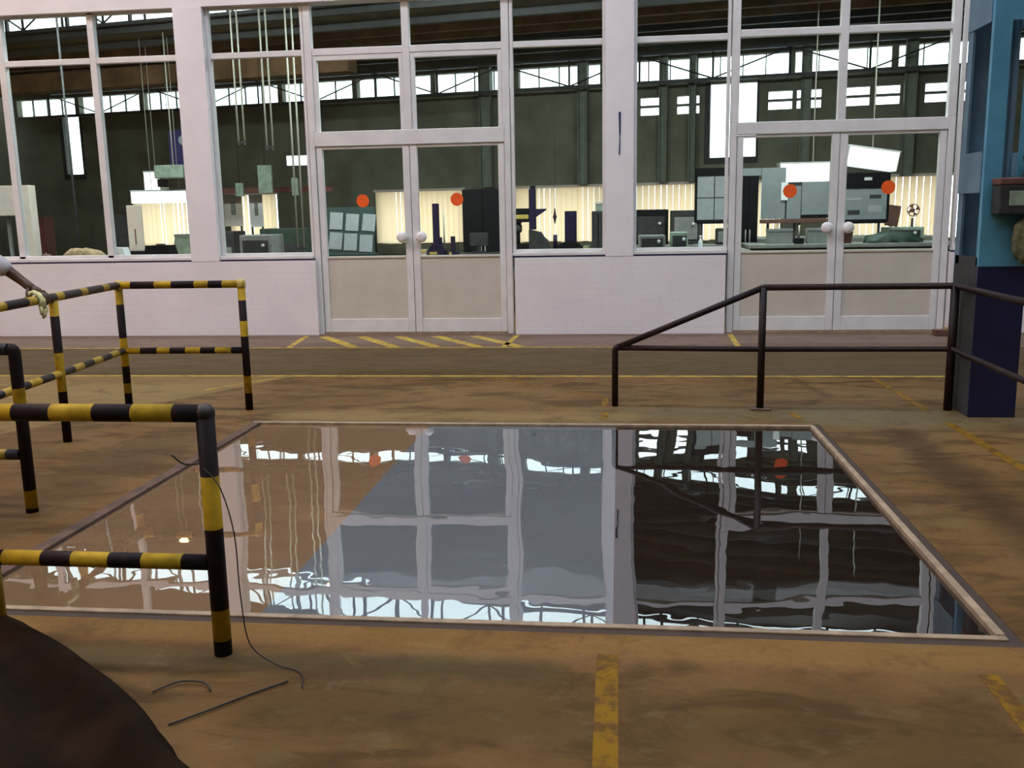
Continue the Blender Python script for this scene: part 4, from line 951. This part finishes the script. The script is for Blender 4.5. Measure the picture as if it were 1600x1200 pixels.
# ------------------------------------------------------------------ person at the left rail
def skin_mesh(name, verts, edges, radii, mat, parent=None, sub=2, root=0):
    me = bpy.data.meshes.new(name); me.from_pydata(verts, edges, []); me.materials.append(mat)
    o = bpy.data.objects.new(name, me); COL.objects.link(o)
    o.modifiers.new('skin', 'SKIN').use_smooth_shade = True
    for i, r in enumerate(radii):
        sv = me.skin_vertices[0].data[i]; sv.radius = (r, r) if not isinstance(r, tuple) else r; sv.use_root = (i == root)
    sd = o.modifiers.new('sub', 'SUBSURF'); sd.levels = sub; sd.render_levels = sub
    if parent is not None: o.parent = parent
    return o
pe = empty('person', (-4.32, 5.52, 0), label='person in a pale grey shirt resting a hand on the far left railing', cat='person')
V = []; Ed = []; Rd = []
def chain(pts, start=None):
    prev = start
    for p, r in pts:
        V.append(p); Rd.append(r); i = len(V) - 1
        if prev is not None: Ed.append((prev, i))
        prev = i
    return prev
hip = chain([((0, 0, .96), (.12, .09))])
chest = chain([((0, .0, 1.12), (.12, .09)), ((.01, .01, 1.30), (.16, .11)), ((.01, .01, 1.42), (.13, .09))], hip)
neck = chain([((.02, .0, 1.50), .055), ((.03, .0, 1.57), .07), ((.04, .0, 1.66), .095), ((.04, .0, 1.74), .075)], chest)
sh = chain([((.17, .02, 1.41), .062)], chest)
HN = Vector((.665 - .0, .10, 0))
el = chain([((.30, .0, 1.31), .050), ((.395, -.01, 1.24), .044)], sh)
wr_ = chain([((.49, .03, 1.16), .038), ((.575, .06, 1.080), .030)], el)
pm = chain([((.615, .07, 1.046), (.032, .026)), ((.650, .075, 1.022), (.036, .023))], wr_)
for k, (dy, ln) in enumerate(((-.036, .9), (-.012, 1.0), (.012, .97), (.036, .8))):
    chain([((.672, .075 + dy, 1.010), .0110), ((.672 + .036 * ln, .075 + dy, .988), .0105), ((.672 + .042 * ln, .075 + dy, .988 - .036 * ln), .0095), ((.672 + .024 * ln, .075 + dy, .988 - .062 * ln), .0085)], pm)
chain([((.618, .035, 1.035), .012), ((.622, .012, 1.008), .0105), ((.630, .006, .975), .009)], wr_ + 1)
s2 = chain([((-.17, .0, 1.41), .062), ((-.24, -.02, 1.15), .048), ((-.22, .08, .92), .034), ((-.20, .12, .84), (.036, .02)), ((-.19, .14, .77), .02)], chest)
for sx in (-1, 1):
    chain([((sx * .09, 0, .88), .095), ((sx * .11, .02, .50), .06), ((sx * .11, .0, .12), .042), ((sx * .115, -.0, .05), .045), ((sx * .125, -.15, .035), .035)], hip)
body = skin_mesh('body', V, Ed, Rd, M['skin'], pe, 2)
sv = [(0, 0, .83), (0, 0, 1.10), (.01, .01, 1.30), (.01, .01, 1.43), (.17, .02, 1.41), (.30, .0, 1.31), (.395, -.01, 1.24), (.512, .035, 1.14), (-.17, .0, 1.41), (-.235, -.02, 1.18)]
skin_mesh('shirt', sv, [(0, 1), (1, 2), (2, 3), (3, 4), (4, 5), (5, 6), (6, 7), (3, 8), (8, 9)], [(.20, .165), (.19, .15), (.185, .13), (.14, .10), .078, .070, .064, .060, .078, .066], M['shirt'], pe)
skin_mesh('trousers', [(0, 0, 1.06), (0, 0, .90), (.085, 0, .76), (.11, .02, .50), (.11, 0, .09), (-.085, 0, .76), (-.11, .02, .50), (-.11, 0, .09)], [(0, 1), (1, 2), (2, 3), (3, 4), (1, 5), (5, 6), (6, 7)], [(.155, .12), (.16, .13), .10, .080, .070, .095, .080, .070], M['trouser'], pe, root=1)
for sx in (-1, 1): skin_mesh('boot', [(sx * .113, .03, .055), (sx * .115, -.03, .05), (sx * .125, -.16, .04)], [(0, 1), (1, 2)], [.055, .052, .042], M['boot'], pe)
ha = cloth_blob('hair', M['hair'], (.04, .015, 1.72), .10, .115, .085, 4.0, .06, parent=pe)
# eyes, nose, mouth and ears (the face looks towards the pit)
for dy in (-.033, .033): MB().lathe([(.002, .0), (.010, .004), (.012, .008)][::-1], 10, (.128, dy, 1.665), 'X').build('eye', M['paper_white'], pe)
MB().poly([(.125, -.012, 1.63), (.125, .012, 1.63), (.155, .008, 1.632), (.155, -.008, 1.632)], (-.012, 0, .05)).build('nose', M['skin'], pe)
bx('mouth', M['redbrown'], pe, .112, .131, -.022, .022, 1.600, 1.608, bev=.002)
for dy in (-.095, .088): bx('ear', M['skin'], pe, .02, .06, dy, dy + .012, 1.63, 1.69, bev=.005)
# pale yellow work glove hung over the rail under the hand
gv = empty('work_glove', (-3.660, 5.575, .995), label='pale yellow work glove draped over the railing under the hand', cat='glove')
gm = MB().tube([(-.055, -.03, -.06), (-.048, -.03, -.02), (-.026, -.03, .012), (0, -.03, .022), (.03, -.03, .006), (.047, -.03, -.03), (.05, -.03, -.075)], [.018, .022, .017, .014, .017, .024, .022], 12)
gm.build('cuff', M['glove'], gv)
for dy, ln in ((-.052, .05), (-.034, .075), (-.016, .068), (.0, .045)): tb('finger', M['glove'], gv, [(.05, dy, -.07), (.053, dy, -.07 - ln * .6), (.05, dy, -.07 - ln)], [.012, .011, .007], 8)
